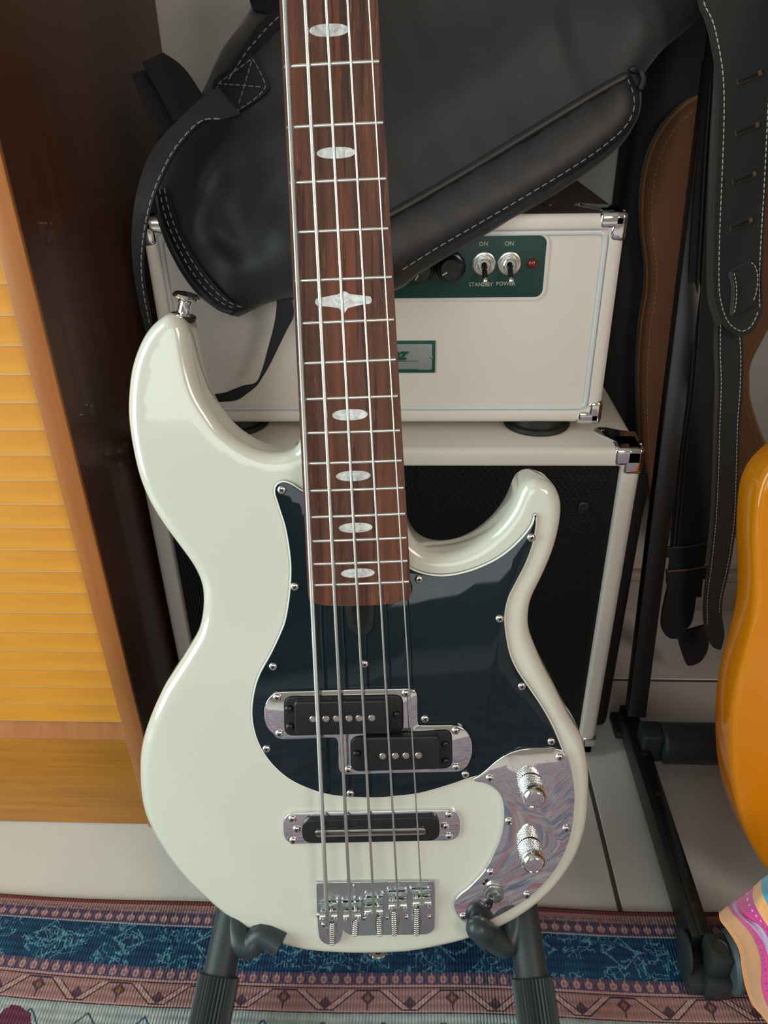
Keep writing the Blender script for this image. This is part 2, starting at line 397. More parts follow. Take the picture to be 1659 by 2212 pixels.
# rug print, all in node maths over x (along the edge) and v (distance from the far edge)
RUG_Y = 0.441
def rug_material():
    m = bpy.data.materials.new('woven_rug'); t = tree(m); b = t.nodes['Principled BSDF']; b.inputs['Roughness'].default_value = 0.85
    b.inputs['Specular IOR Level'].default_value = 0.2
    tc = t.nodes.new('ShaderNodeTexCoord'); s = t.nodes.new('ShaderNodeSeparateXYZ'); t.links.new(tc.outputs['UV'], s.inputs[0])
    x, v0 = N(t, s.outputs[0]), N(t, s.outputs[1])
    def nz(sc, det=3, off=0.0):
        mp = t.nodes.new('ShaderNodeMapping'); mp.inputs['Scale'].default_value = sc; mp.inputs['Location'].default_value = (off, off, 0)
        t.links.new(tc.outputs['UV'], mp.inputs[0]); n = t.nodes.new('ShaderNodeTexNoise'); n.inputs['Scale'].default_value = 1; n.inputs['Detail'].default_value = det
        t.links.new(mp.outputs[0], n.inputs['Vector']); return N(t, n.outputs[0])
    jag = (nz((900, 900, 1), 1) - 0.5) * 0.0012
    v = v0 + jag; xx = x + jag
    navy = mixc(t, nz((60, 60, 1)).gt(0.52) * 0.6, (0.010, 0.045, 0.11), (0.012, 0.075, 0.16))
    plum = mixc(t, nz((250, 250, 1)) * 1.0, (0.065, 0.065, 0.13), (0.14, 0.085, 0.14))
    pink = mixc(t, nz((300, 300, 1)), (0.30, 0.15, 0.15), (0.45, 0.25, 0.24))
    pale = mixc(t, nz((90, 90, 1), 5), (0.16, 0.23, 0.27), (0.62, 0.66, 0.62))
    # light blue filigree on navy: thin contour lines of noise + repeated star lattice
    fil = nz((75, 75, 1), 2, 3.3); l1 = (fil - 0.5).abs().lt(0.016); l2 = (nz((120, 110, 1), 1, 7.7) - 0.52).abs().lt(0.018)
    cx = ((x / 0.074).frac() - 0.5).abs() * 0.074; cy = (v - 0.040).abs()
    star = ((cx + cy - 0.014 + jag * 2).abs().lt(0.0008)).max((cx * 0.5 + cy - 0.008 + jag * 3).abs().lt(0.0008))
    patch = nz((35, 50, 1), 1, 1.1).gt(0.47)
    line = ((l1.max(l2)) * patch).max(star * nz((160, 160, 1), 1, 4.4).gt(0.42))
    navy2 = mixc(t, line * 0.75, navy, (0.13, 0.36, 0.45))
    # ground colour by band
    c = mixc(t, v.gt(0.0050), (0.16, 0.045, 0.045), (0.40, 0.21, 0.20))
    c = mixc(t, v.gt(0.0085), c, mixc(t, nz((200, 300, 1)).gt(0.5), (0.19, 0.12, 0.14), (0.30, 0.19, 0.18)))
    c = mixc(t, v.gt(0.0125), c, plum); c = mixc(t, v.gt(0.0240), c, (0.36, 0.30, 0.33)); c = mixc(t, v.gt(0.0255), c, navy2)
    c = mixc(t, v.gt(0.0635), c, plum)
    def dots(vc, c):
        px = ((x / 0.0104).frac() - 0.5).abs() * 0.0104; d = (px * px + (v - vc) * (v - vc)).sqrt() + (nz((700, 700, 1), 1) - 0.5) * 0.001
        c = mixc(t, d.lt(0.0033), c, (0.47, 0.26, 0.26)); tail = px.lt(0.0007) * (v - vc + 0.0036).abs().lt(0.0022)
        c = mixc(t, tail, c, (0.42, 0.23, 0.24)); return mixc(t, d.lt(0.0009), c, (0.33, 0.15, 0.16))
    c = dots(0.0188, c); c = dots(0.0695, c)
    c = mixc(t, v.gt(0.0740), c, (0.50, 0.28, 0.26)); c = mixc(t, v.gt(0.0760), c, (0.085, 0.045, 0.06)); c = mixc(t, v.gt(0.0770), c, pink)
    # trapezoid zigzag of double dark lines, period 72 mm
    P = 0.0720; ph = ((x / P) + 0.04).frac(); tri = (ph - 0.5).abs() * 2 * P / 2        # 0..36 mm, peak at ends
    top = 0.0785; bot = 0.0945
    s_ = (tri - 0.010) * 0.82                                   # sloped height
    vv = (v - top)
    yline = s_.max(0.0).min(bot - top)
    d1 = (vv - yline).abs().lt(0.00075) * v.between(top - 0.001, bot + 0.001)
    y2 = (s_ - 0.0062).max(0.0).min(bot - top - 0.0)
    d2 = (vv - y2).abs().lt(0.0006) * tri.between(0.016, 0.036) * v.between(top + 0.0005, bot + 0.001)
    hat = mixc(t, (vv.between(0.0, 0.016)) * (vv - yline).lt(0.0) * (vv - y2).gt(0.0), c, (0.50, 0.31, 0.29))
    c = mixc(t, d1.max(d2), hat, (0.075, 0.04, 0.055))
    def diamond(phase, vc, sz, inner):
        nonlocal c
        px = (((x / P) + phase).frac() - 0.5).abs() * P; d = px + (v - vc).abs()
        c = mixc(t, d.lt(sz), c, (0.10, 0.055, 0.075)); 
        if inner: c = mixc(t, d.lt(sz * 0.45), c, inner)
    diamond(0.54 + 0.5, 0.0845, 0.0062, (0.34, 0.14, 0.05)); diamond(0.54, 0.0890, 0.0055, None)
    stem = ((((x / P) + 0.54 + 0.5).frac() - 0.5).abs() * P).lt(0.0006) * v.between(0.089, 0.0945); c = mixc(t, stem, c, (0.075, 0.04, 0.055))
    c = mixc(t, v.gt(0.0950), c, (0.50, 0.30, 0.28)); c = mixc(t, v.gt(0.0962), c, (0.10, 0.06, 0.075)); c = mixc(t, v.gt(0.0973), c, pale)
    zz = ((x / 0.05).frac() - 0.5).abs() * 0.05; c = mixc(t, (zz + (nz((60, 60, 1)) - .5) * 0.006 - (v - 0.104) * 0.9).abs().lt(0.0011) * v.between(0.104, 0.125), c, (0.05, 0.12, 0.18))
    bl = (x + 0.335) * (x + 0.335) * 1.0 + (v - 0.118) * (v - 0.118); c = mixc(t, (bl.sqrt() + (nz((80, 80, 1)) - .5) * 0.02).lt(0.016), c, (0.15, 0.035, 0.075))
    # nearer field of the rug (only seen mirrored in the chrome): pink and blue medallion bands
    far = v0.gt(0.150); f1 = nz((16, 70, 1), 6, 2.0); f2 = nz((9, 40, 1), 5, 9.0)
    sm = lambda n, lo, k: ((n - lo) * k).max(0.0).min(1.0)
    field = mixc(t, sm(f1, 0.44, 9), (0.33, 0.35, 0.43), (0.44, 0.22, 0.25)); field = mixc(t, sm(f2, 0.50, 9) * 0.8, field, (0.11, 0.18, 0.29)); field = mixc(t, sm(nz((20, 110, 1), 6, 5.0), 0.50, 10) * 0.7, field, (0.60, 0.56, 0.57))
    c = mixc(t, far, c, field)
    rib = (x * 2300).sin() * 0.5 + (v0 * 900 + (x * 4600).sin()).sin() * 0.3
    shade = mixc(t, (rib * 0.5 + 0.5) * 0.30, c, (0.02, 0.02, 0.035))
    t.links.new(shade, b.inputs['Base Color'])
    bp = t.nodes.new('ShaderNodeBump'); bp.inputs['Strength'].default_value = 0.7; bp.inputs['Distance'].default_value = 0.0010
    t.links.new(rib.s, bp.inputs['Height']); t.links.new(bp.outputs[0], b.inputs['Normal']); MATS['rug'] = m
rug_material()
def cloth_material():
    m = bpy.data.materials.new('striped_cotton'); t = tree(m); b = t.nodes['Principled BSDF']; b.inputs['Roughness'].default_value = 0.8; b.inputs['Sheen Weight'].default_value = 0.3
    tc = t.nodes.new('ShaderNodeTexCoord'); s = t.nodes.new('ShaderNodeSeparateXYZ'); t.links.new(tc.outputs['UV'], s.inputs[0])
    u, v = N(t, s.outputs[0]), N(t, s.outputs[1])
    c = mixc(t, u.gt(0.5), (0.90, 0.40, 0.16), (0.90, 0.40, 0.16))
    for a, col in ((1.0, (0.80, 0.05, 0.27)), (2.0, (0.60, 0.44, 0.68)), (2.98, (0.80, 0.05, 0.27)), (3.35, (0.66, 0.04, 0.33)), (4.0, (0.93, 0.45, 0.17)), (5.0, (0.08, 0.38, 0.62)), (6.0, (0.80, 0.05, 0.27)), (7.0, (0.93, 0.45, 0.17))):
        c = mixc(t, u.gt(a), c, col)
    dd = ((v * 26).frac() - 0.5).abs() / 26
    c = mixc(t, (u - 1.45).abs().lt(0.12) * dd.lt(0.0055), c, (0.22, 0.08, 0.30))
    c = mixc(t, (u - 3.12).abs().lt(0.05) * dd.lt(0.0055), c, (0.40, 0.06, 0.36))
    d2 = ((v * 18).frac() - 0.5).abs() / 18; c = mixc(t, (u - 3.66).abs().lt(0.06) * d2.lt(0.009), c, (0.95, 0.62, 0.40))
    t.links.new(c, b.inputs['Base Color'])
    w = ((u * 90).sin() + (v * 600).sin()) * 0.5
    bp = t.nodes.new('ShaderNodeBump'); bp.inputs['Strength'].default_value = 0.5; bp.inputs['Distance'].default_value = 0.0004
    t.links.new(w.s, bp.inputs['Height']); t.links.new(bp.outputs[0], b.inputs['Normal']); MATS['striped_cotton'] = m
cloth_material()

# ------------------------------------------------------------------ the room
RX0, RX1, RY0, RY1, RZ = -1.62, 1.92, -2.42, 0.915, 2.45
def wall_with_hole(name, axis, c, a0, a1, h0=None):
    """wall on plane axis=c, spanning a0..a1 x 0..RZ with an optional window opening h0=(u0,u1,z0,z1)"""
    V = MB(); th = 0.08 * (1 if c > 0 else -1)
    def quad(u0, u1, z0, z1):
        if axis == 'x': V.add(rbox(min(c, c + th), max(c, c + th), u0, u1, z0, z1, 0))
        else: V.add(rbox(u0, u1, min(c, c + th), max(c, c + th), z0, z1, 0))
    if h0:
        u0, u1, z0, z1 = h0
        quad(a0, u0, 0, RZ); quad(u1, a1, 0, RZ); quad(u0, u1, 0, z0); quad(u0, u1, z1, RZ)
    else: quad(a0, a1, 0, RZ)
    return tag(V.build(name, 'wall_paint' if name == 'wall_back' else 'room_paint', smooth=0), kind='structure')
wall_with_hole('wall_back', 'y', RY1, RX0, RX1)
wall_with_hole('wall_left', 'x', RX0, RY0, RY1, (-0.90, 0.20, 0.10, 2.05))
wall_with_hole('wall_right', 'x', RX1, RY0, RY1, (-2.15, -1.25, 1.20, 2.25))
tag(obj('light_block_right', *rbox(0.71, RX1, 0.22, RY1, 0, RZ, 0), 'dark_wood', smooth=0), kind='structure')  # unseen dark block added to keep right-window light and bounce off the back
wall_with_hole('wall_front', 'y', RY0, RX0, RX1, (-1.10, 0.50, 0.80, 2.10))
tag(obj('ceiling', *rbox(RX0 - .08, RX1 + .08, RY0 - .08, RY1 + .08, RZ, RZ + .05, 0), 'room_paint', smooth=0), kind='structure')
def window(name, axis, c, u0, u1, z0, z1):
    V = MB(); w = 0.045
    for a, b_, p, q in ((u0, u1, z0, z0 + w), (u0, u1, z1 - w, z1), (u0, u0 + w, z0 + w, z1 - w), (u1 - w, u1, z0 + w, z1 - w), ((u0 + u1) / 2 - w / 2, (u0 + u1) / 2 + w / 2, z0 + w, z1 - w)):
        V.add(rbox(c - .02, c + .02, a, b_, p, q, 0) if axis == 'x' else rbox(a, b_, c - .02, c + .02, p, q, 0))
    tag(V.build(name, 'window_paint', smooth=0), kind='structure')
window('window_1', 'x', RX0 - 0.04 + 0.07, -0.90, 0.20, 0.10, 2.05)
window('window_2', 'x', RX1 - 0.03, -2.15, -1.25, 1.20, 2.25)
window('window_3', 'y', RY0 + 0.03, -1.10, 0.50, 0.80, 2.10)
fl = tag(obj('floor', *rbox(RX0, RX1, RY0, RY1, -0.06, -0.0022, 0), 'grout', smooth=0), kind='structure')
TS = 0.333; gx0, gy0 = 0.1945, 0.758
tm = mesh('tile', *rbox(-TS / 2 + .0022, TS / 2 - .0022, -TS / 2 + .0022, TS / 2 - .0022, -0.0022, 0.0, 0.0008, 1), 'tile')
for i in range(-6, 6):
    for j in range(-10, 1):
        x0, x1 = gx0 + i * TS, gx0 + (i + 1) * TS; y0, y1 = gy0 + j * TS, gy0 + (j + 1) * TS
        x0, x1, y0, y1 = max(x0, RX0), min(x1, RX1), max(y0, RY0), min(y1, RY1)
        if x1 - x0 < 0.02 or y1 - y0 < 0.02: continue
        if abs(x1 - x0 - TS) < 1e-4 and abs(y1 - y0 - TS) < 1e-4: o = link('tile', tm, fl, Matrix.Translation(((x0 + x1) / 2, (y0 + y1) / 2, 0)))
        else: o = obj('tile', *rbox(x0 + .0022, x1 - .0022, y0 + .0022, y1 - .0022, -0.0022, 0, 0.0008, 1), 'tile', fl)
bb = MB(); bb.add(rbox(-0.258, RX1, RY1 - 0.010, RY1, 0, 0.052, 0.002, 1)); bb.add(rbox(-0.258, RX1, RY1 - 0.015, RY1, 0.052, 0.068, 0.005, 3))
tag(bb.build('baseboard_back', 'skirting'), kind='structure')

# ------------------------------------------------------------------ louvred cabinet at the left
cb = thing('louvred_cabinet', (-0.6, 0.72, 0), 'tall brown wooden cabinet with orange louvred door at the left edge', 'cabinet')
CF, CRX = 0.526, -0.2615
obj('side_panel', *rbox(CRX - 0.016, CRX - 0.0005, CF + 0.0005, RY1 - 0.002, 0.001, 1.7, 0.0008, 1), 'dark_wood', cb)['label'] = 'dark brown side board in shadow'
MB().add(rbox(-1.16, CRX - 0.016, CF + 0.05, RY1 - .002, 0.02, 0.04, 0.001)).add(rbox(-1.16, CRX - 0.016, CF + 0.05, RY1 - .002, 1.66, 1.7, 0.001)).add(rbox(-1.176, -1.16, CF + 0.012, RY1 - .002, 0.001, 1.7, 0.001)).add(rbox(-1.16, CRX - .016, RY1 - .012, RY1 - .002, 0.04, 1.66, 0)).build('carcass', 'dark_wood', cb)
obj('stile', *rbox(CRX - 0.0185, CRX, CF - 0.0040, CF, 0.001, 1.7, 0.0010, 2), 'stile_wood', cb)
obj('stile', *rbox(-0.72, -0.70, CF - 0.004, CF + 0.012, 0.001, 1.7, 0.0012, 2), 'stile_wood', cb)
obj('bottom_rail', *rbox(-0.70, CRX - 0.0187, CF - 0.0005, CF + 0.022, 0.001, 0.1255, 0.0015, 2), 'rail_wood', cb)
obj('rail_ledge', [(-0.70, CF, 0.1256), (CRX - .0187, CF, 0.1256), (CRX - .0187, CF + .010, 0.1440), (-0.70, CF + .010, 0.1440), (-0.70, CF + .022, 0.1256), (CRX - .0187, CF + .022, 0.1256), (CRX - .0187, CF + .022, 0.1440), (-0.70, CF + .022, 0.1440)],
    [(0, 1, 2, 3), (4, 7, 6, 5), (0, 4, 5, 1), (3, 2, 6, 7), (0, 3, 7, 4), (1, 5, 6, 2)], 'stile_wood', cb, smooth=0)
obj('door_backing', *rbox(-0.70, CRX - 0.0187, CF + 0.024, CF + 0.030, 0.12, 1.65, 0), 'stile_wood', cb)
sv = [(-0.2095, 0, 0), (0.2095, 0, 0)]
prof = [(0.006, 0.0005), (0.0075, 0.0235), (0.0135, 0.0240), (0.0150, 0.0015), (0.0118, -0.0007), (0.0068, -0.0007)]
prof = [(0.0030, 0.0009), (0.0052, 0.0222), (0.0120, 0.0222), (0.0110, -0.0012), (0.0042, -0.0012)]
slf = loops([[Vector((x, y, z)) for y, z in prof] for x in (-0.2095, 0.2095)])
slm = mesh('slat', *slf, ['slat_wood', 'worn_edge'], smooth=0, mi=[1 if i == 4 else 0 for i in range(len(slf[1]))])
for k in range(68):
    link('slat', slm, cb, Matrix.Translation((-0.4902, CF + 0.002, 0.1445 + k * 0.02215)) @ Matrix.Rotation(random.uniform(-.01, .01), 4, 'X'))
obj('top_rail', *rbox(-0.70, CRX - 0.0187, CF, CF + 0.022, 1.65, 1.70, 0.0015, 2), 'rail_wood', cb)

# ------------------------------------------------------------------ rug
V = []; UV = []; Fc = []; nx, ny = 150, 60; X0, X1 = -0.95, 0.62
def warp(x): return 0.0035 * math.sin((x + 0.05) * 11) * math.exp(-((x + 0.25) / 0.22) ** 2) * (1 if x < 0.1 else 1) + 0.0015 * math.sin(x * 23)
for j in range(ny + 1):
    v = (j / ny) ** 2 * 1.30
    for i in range(nx + 1):
        x = X0 + (X1 - X0) * i / nx; z = 0.0045 + 0.0018 * math.sin(x * 17 + 1) * math.sin(v * 40) * math.exp(-((x + .3) / .25) ** 2)
        if j == 0: z = 0.0012
        V.append(Vector((x, RUG_Y - v + warp(x) * (1 - min(1, v / .5)), z)))
        UV.append((x, v + 0.010 * max(0, -(x + 0.22)) * min(1, v / .05) * 4))
for j in range(ny):
    for i in range(nx):
        a = j * (nx + 1) + i; Fc.append((a, a + 1, a + nx + 2, a + nx + 1))
n0 = len(V); ring = [i for i in range(nx + 1)] + [(j) * (nx + 1) + nx for j in range(1, ny + 1)] + [ny * (nx + 1) + i for i in range(nx - 1, -1, -1)] + [j * (nx + 1) for j in range(ny - 1, 0, -1)]
for r_ in ring: V.append(Vector((V[r_].x, V[r_].y, 0.0003))); UV.append(UV[r_])
for k in range(len(ring)):
    a, b_ = ring[k], ring[(k + 1) % len(ring)]; Fc.append((a, b_, n0 + (k + 1) % len(ring), n0 + k))
me = bpy.data.meshes.new('rug'); me.from_pydata([tuple(v) for v in V], [], Fc); me.materials.append(MATS['rug'])
uvl = me.uv_layers.new(name='UVMap')
for lp in me.loops: uvl.data[lp.index].uv = UV[lp.vertex_index]
me.shade_smooth(); bm = bmesh.new(); bm.from_mesh(me); bmesh.ops.recalc_face_normals(bm, faces=bm.faces); bm.to_mesh(me); bm.free()
tag(link('rug', me), 'woven rug with blue and pink patterned border on the tiled floor', 'rug')

# ------------------------------------------------------------------ amplifier cabinet and head
def rrect(x0, x1, z0, z1, r, n=5): return stadium(x0, x1, z0, z1, r, n)
def shell(name, x0, x1, z0, z1, y0, y1, board, rr, recess, parent, m='ivory_tolex', edge=0.006):
    """open-fronted tolex box: outer walls, rounded front edges, inner return to the recess"""
    def lp(dx, y, r): return [Vector((p.x, y, p.y)) for p in rrect(x0 + dx, x1 - dx, z0 + dx, z1 - dx, max(r, 0.001), 6)]
    L = [lp(edge, y1, rr), lp(0, y1 - edge, rr)]
    for k in range(5):
        a = math.pi / 2 * k / 4; L.append(lp(edge * (1 - math.cos(a)), y0 + edge * (1 - math.sin(a)), rr - edge * (1 - math.cos(a)) * .5))
    ie = 0.003
    for k in range(4):
        a = math.pi / 2 * k / 3; L.append(lp(board - ie * (1 - math.sin(a)), y0 + ie * (1 - math.cos(a)), 0.004))
    L.append(lp(board, y0 + recess, 0.004))
    V, Fc = loops(L, True, True)
    return obj(name, V, Fc, m, parent)
def corner(cx, cy, cz, sx, sz, parent, ln=0.026, tk=0.0172, dp=0.030, tongue=True):
    """chrome corner protector; (cx,cy,cz) is the outer front corner of the box, sx/sz point inwards"""
    V = MB(); e = 0.0012
    def bx(ax, az):
        xs = sorted((cx - sx * e, cx + sx * ax)); zs = sorted((cz - sz * e, cz + sz * az))
        V.add(rbox(xs[0], xs[1], cy - e, cy + dp, zs[0], zs[1], 0.0045, 4))
    bx(ln, tk); bx(tk, ln)
    if tongue:
        xs = sorted((cx + sx * 0.004, cx + sx * (ln + .008))); zz = sorted((cz - sz * e, cz + sz * 0.001))
        P = [Vector((cx + sx * a, cy + b_)) for a, b_ in ((0, .010), (0.020, .010), (0.030, .026), (0.037, .038), (0.033, .046), (0.024, .046), (0.014, .040), (0, .036))]
        pv, pf = plate(P, zz[0], zz[1], 0.0004); V.add((pv, pf))
        V.add(lathe([(0.0001, zz[1] + .001), (0.002, zz[1] + .0009), (0.003, zz[1])][::-1], 12), Matrix.Translation((cx + sx * 0.030, cy + 0.040, 0)))
    return V.build('corner_guard', 'chrome', parent)

# cabinet
bx0, bx1, bzt, by0 = -0.2565, 0.2038, 0.392, 0.626
cab = thing('speaker_cabinet', (-0.026, 0.75, 0), 'ivory speaker cabinet with black grille standing on the floor', 'speaker')
shell('body', bx0, bx1, 0.008, bzt, by0, 0.880, 0.0175, 0.010, 0.012, cab)
obj('grille', *rbox(bx0 + 0.0178, bx1 - 0.0178, by0 + 0.007, by0 + 0.0115, 0.026, bzt - 0.0178, 0.001, 1), 'grille_mesh', cab)
for x, z in ((0.158, 0.328), (-0.212, 0.328), (0.158, 0.07), (-0.212, 0.07)):
    sc = MB(); sc.add(lathe([(0.0062, 0), (0.0062, .0006), (0.0050, .0012), (0.0030, .0012), (0.0028, .0022), (0.0001, .0026)], 20)); 
    sc.build('grille_screw', 'black_plastic', cab, Wm=Matrix.Translation((x, by0 + 0.0066, z)) @ UPR)
for sx, x in ((1, bx0), (-1, bx1)):
    for sz, z in ((-1, bzt), (1, 0.008)): corner(x, by0, z, sx, sz, cab, tongue=(sz < 0))
    for y in (0.66, 0.85): obj('foot', *lathe([(0.013, 0.0), (0.016, 0.001), (0.016, 0.0085)], 20), 'rubber', cab, Wm=Matrix.Translation((x + sx * 0.04, y, 0)))

# head
hx0, hx1, hz0, hz1, hy0 = -0.2265, 0.1685, 0.4045, 0.586, 0.655
head = thing('amplifier_head', (-0.03, 0.75, bzt), 'ivory amplifier head with green control panel on top of the speaker cabinet', 'amplifier')
shell('body', hx0, hx1, hz0, hz1, hy0, 0.862, 0.0125, 0.009, 0.0055, head)
ix0, ix1, iz0, iz1 = hx0 + 0.0125, hx1 - 0.0125, hz0 + 0.0125, hz1 - 0.0125
# padded front panel with an opening for the control panel at the top
pv = MB(); pn0, pn1, pz0, pz1 = -0.150, 0.107, 0.519, 0.5695
def panelring():
    V = MB()
    for a, b_, c_, d_ in ((ix0, pn0, iz0, iz1), (pn1, ix1, iz0, iz1), (pn0, pn1, iz0, pz0), (pn0, pn1, pz1, iz1)):
        V.add(rbox(a, b_, hy0 + 0.0030, hy0 + 0.0054, c_, d_, 0))
    return V
panelring().build('front_panel', 'ivory_tolex', head)
PP = [Vector((p.x, hy0 + 0.0025, p.y)) for p in rrect(ix0 + .0022, ix1 - .0022, iz0 + .0022, iz1 - .0022, 0.006, 5)]; PP.append(PP[0])
obj('piping', *tube(PP, 0.0020, 8, None), 'ivory_piping', head)['label'] = 'thin pale piping around front panel'
P = ccw([(p.x, p.y) for p in stadium(pn0, pn1, pz0, pz1, 0.007, 4)])
pv_, pf_ = plate([Vector(p) for p in P], 0, 0.0016, 0.0004)
cp = obj('control_panel', pv_, pf_, 'green_panel', head, Wm=Matrix.Translation((0, hy0 + 0.0046, 0)) @ UPR)
py = hy0 + 0.0029
# rolled lip around the control panel opening
LP = [Vector((p.x, hy0 + 0.0031, p.y)) for p in stadium(pn0 - .0012, pn1 + .0012, pz0 - .0012, pz1 + .0012, 0.008, 4)]; LP.append(LP[0])
obj('panel_surround', *tube(LP, 0.0016, 6, None), 'ivory_tolex', head)
def toggle(x, z):
    M = Matrix.Translation((x, py, z)) @ UPR
    t_ = MB(); t_.add(lathe([(0.0096, 0), (0.0096, .0007), (0.0088, .0011), (0.0070, .0011)], 28))
    hexa = [(0.0078 * math.cos(math.pi / 3 * k + .2), 0.0078 * math.sin(math.pi / 3 * k + .2)) for k in range(6)]
    t_.add(plate([Vector(p) for p in hexa], 0.001, 0.0032, 0.0005)); t_.add(lathe([(0.0055, .003), (0.0055, .0055), (0.0046, .0062), (0.0034, .0062), (0.0032, .0040)], 24))
    o = t_.build('toggle_switch', 'nickel', head, Wm=M)
    lv = MB(); A = Vector((0, 0, .004)); B = Vector((0.0006, -0.0085, .0135))
    lv.add(tube([A, A.lerp(B, .5), B], [0.0024, 0.0022, 0.0023], 12))
    link('lever', mesh('lever', *lv.vf(), 'black_plastic'), o)
    link('lever_tip', mesh('lever_tip', *tube([B + Vector((0, -.0008, .0008)), B + Vector((0.0001, -.0020, .0018))], [0.0024, 0.0024], 12), 'nickel'), o)
toggle(0.0562, 0.5472); toggle(0.0772, 0.5472)
def knob(x, z, ang):
    M = Matrix.Translation((x, py, z)) @ UPR @ Matrix.Rotation(ang, 4, 'Z')
    k = MB(); k.add(lathe([(0.0125, 0), (0.0128, .002), (0.0120, .003), (0.0098, .0038), (0.0092, .0125), (0.0082, .0138), (0.0001, .0140)], 36))
    o = k.build('control_knob', 'black_plastic', head, Wm=M)
    link('pointer_line', mesh('pointer_line', *rbox(-.0005, .0005, .0035, .0080, .0138, .0143, 0), 'grey_print'), o)
knob(0.0285, 0.5455, 2.1); knob(0.0035, 0.5445, 2.6); knob(-0.0220, 0.5445, -2.2); knob(-0.115, 0.5445, 1.4)
obj('indicator_lamp', *lathe([(0.0042, 0), (0.0042, .0010), (0.0036, .0024), (0.0022, .0034), (0.0001, .0038)], 20), 'red_lens', head, Wm=Matrix.Translation((0.0962, py, 0.5472)) @ UPR)
for txt, x, z, s in (('ON', 0.0552, 0.5632, .0048), ('ON', 0.0762, 0.5632, .0048), ('STANDBY', 0.0545, 0.5303, .0046), ('POWER', 0.0752, 0.5308, .0046), ('VOLUME', 0.0285, 0.5615, .0040), ('E', -0.1085, 0.5250, .0052)):
    lettering(txt, s, x, py - 0.0001, z, 'grey_print', head)
# name plate
npx0, npx1, npz0, npz1 = -0.078, 0.0172, 0.4530, 0.4822
np_ = obj('name_plate', *plate([Vector(p) for p in ((npx0, npz0), (npx1, npz0), (npx1, npz1), (npx0, npz1))], 0, 0.0012, 0.0002), 'green_print', head, Wm=Matrix.Translation((0, hy0 + .0031, 0)) @ UPR)
link('metal_face', mesh('metal_face', *plate([Vector((p.x, p.y)) for p in stadium(npx0 + .0028, npx1 - .0028, npz0 + .0028, npz1 - .0028, .0015, 3)], 0.0011, 0.0015, 0.0001), 'plate_metal'), np_)
for x in (npx0 + .006, npx1 - .0035): link('rivet', mesh('rivet', *lathe([(.0015, .0012), (.0013, .0019), (.0001, .0021)], 12), 'nickel'), np_, WM[np_.name] @ Matrix.Translation((x, (npz0 + npz1) / 2 - .0003, 0)))
lettering('Ibanez', 0.0150, -0.0285, hy0 + 0.0014, 0.4700, 'green_print', head, shear=0.35, bold=0.0006)
for z, x0_, x1_ in ((0.4640, -.062, .0025), (0.4563, -.062, .0025)): obj('printed_line', *rbox(x0_, x1_, hy0 + .0012, hy0 + .0017, z - .0002, z + .0002, 0), 'green_print', head)
for sx, x in ((1, hx0), (-1, hx1)):
    for sz, z in ((-1, hz1), (1, hz0)): corner(x, hy0, z, sx, sz, head, ln=0.022, tk=0.0122, dp=0.026, tongue=(sz < 0))
for x in (0.1155, -0.1735):
    for y in (0.683, 0.835):
        obj('rubber_foot', *lathe([(0.0305, bzt + 0.0003), (0.0315, bzt + 0.0020), (0.0295, bzt + 0.0045), (0.0255, bzt + 0.0055), (0.0245, hz0)], 36), 'rubber', head, Wm=Matrix.Translation((x, y, 0)))
obj('top_dark_sheet', *rbox(hx0 + .0055, hx1 - .0055, hy0 + .0045, .858, hz1 - .001, hz1 + .0007, .0006, 1), 'black_sheet', head)  # thin dark sheet laid over the ivory top of the head
hd = MB(); hd.add(tube(spline([(-0.13, .75, hz1 + .004), (-0.11, .75, hz1 + .014), (-0.03, .75, hz1 + .018), (0.05, .75, hz1 + .014), (0.07, .75, hz1 + .004)], 5), 0.006, 10))
hd.build('carry_handle', 'rubber', head)
for x in (0.090, 0.112): obj('top_screw', *lathe([(0.0060, hz1 - .0005), (0.0055, hz1 + .0012), (0.0020, hz1 + .0018), (0.0001, hz1 + .0019)], 16), 'black_plastic', head, Wm=Matrix.Translation((x, 0.700, 0)))

# ------------------------------------------------------------------ black gig bag lying over the head
ga = math.atan(0.545); gn = Vector((0, -math.cos(ga), math.sin(ga))); gu = Vector((0, math.sin(ga), math.cos(ga))); gx = Vector((1, 0, 0)); g0 = Vector((0, 0.602, 0.50))
def GB(px, py, h=0.0):
    """pixel -> bag plane lifted h towards the viewer"""
    return hit(px, py, gn, gn.dot(g0) + h)
def g2(p): d = p - g0; return Vector((d.x, d.dot(gu)))
def g3(q, h): return g0 + gx * q.x + gu * q.y + gn * h
bag = thing('gig_bag', GB(600, 400), 'black padded gig bag with grey stitching draped over the amplifier head', 'bag')
out = [(600, -260), (570, -120), (548, 0), (520, 52), (480, 105), (452, 165), (425, 225), (392, 290), (356, 362), (341, 410), (346, 455), (368, 522), (400, 585), (440, 638), (478, 668), (505, 679), (532, 668), (575, 648), (640, 634), (720, 629), (850, 622),
       (905, 585), (1000, 528), (1100, 470), (1200, 412), (1290, 352), (1350, 300), (1380, 250), (1386, 205), (1380, 168), (1398, 145), (1440, 92), (1485, 55), (1522, 15), (1545, -60), (1560, -260)]
gp = [g2(GB(x, y)) for x, y in out]; gp = resample(ccw([tuple(p) for p in spline([p.to_3d() for p in gp], 6, True)]), 0.007)
V2, T2 = mirror_fill(gp, 0.0065)
def gauss(p, c, sx, sy, a, ang=0.0):
    d = p - c; ca, sa = math.cos(ang), math.sin(ang); u = d.x * ca + d.y * sa; v = -d.x * sa + d.y * ca
    return a * math.exp(-(u / sx) ** 2 - (v / sy) ** 2)
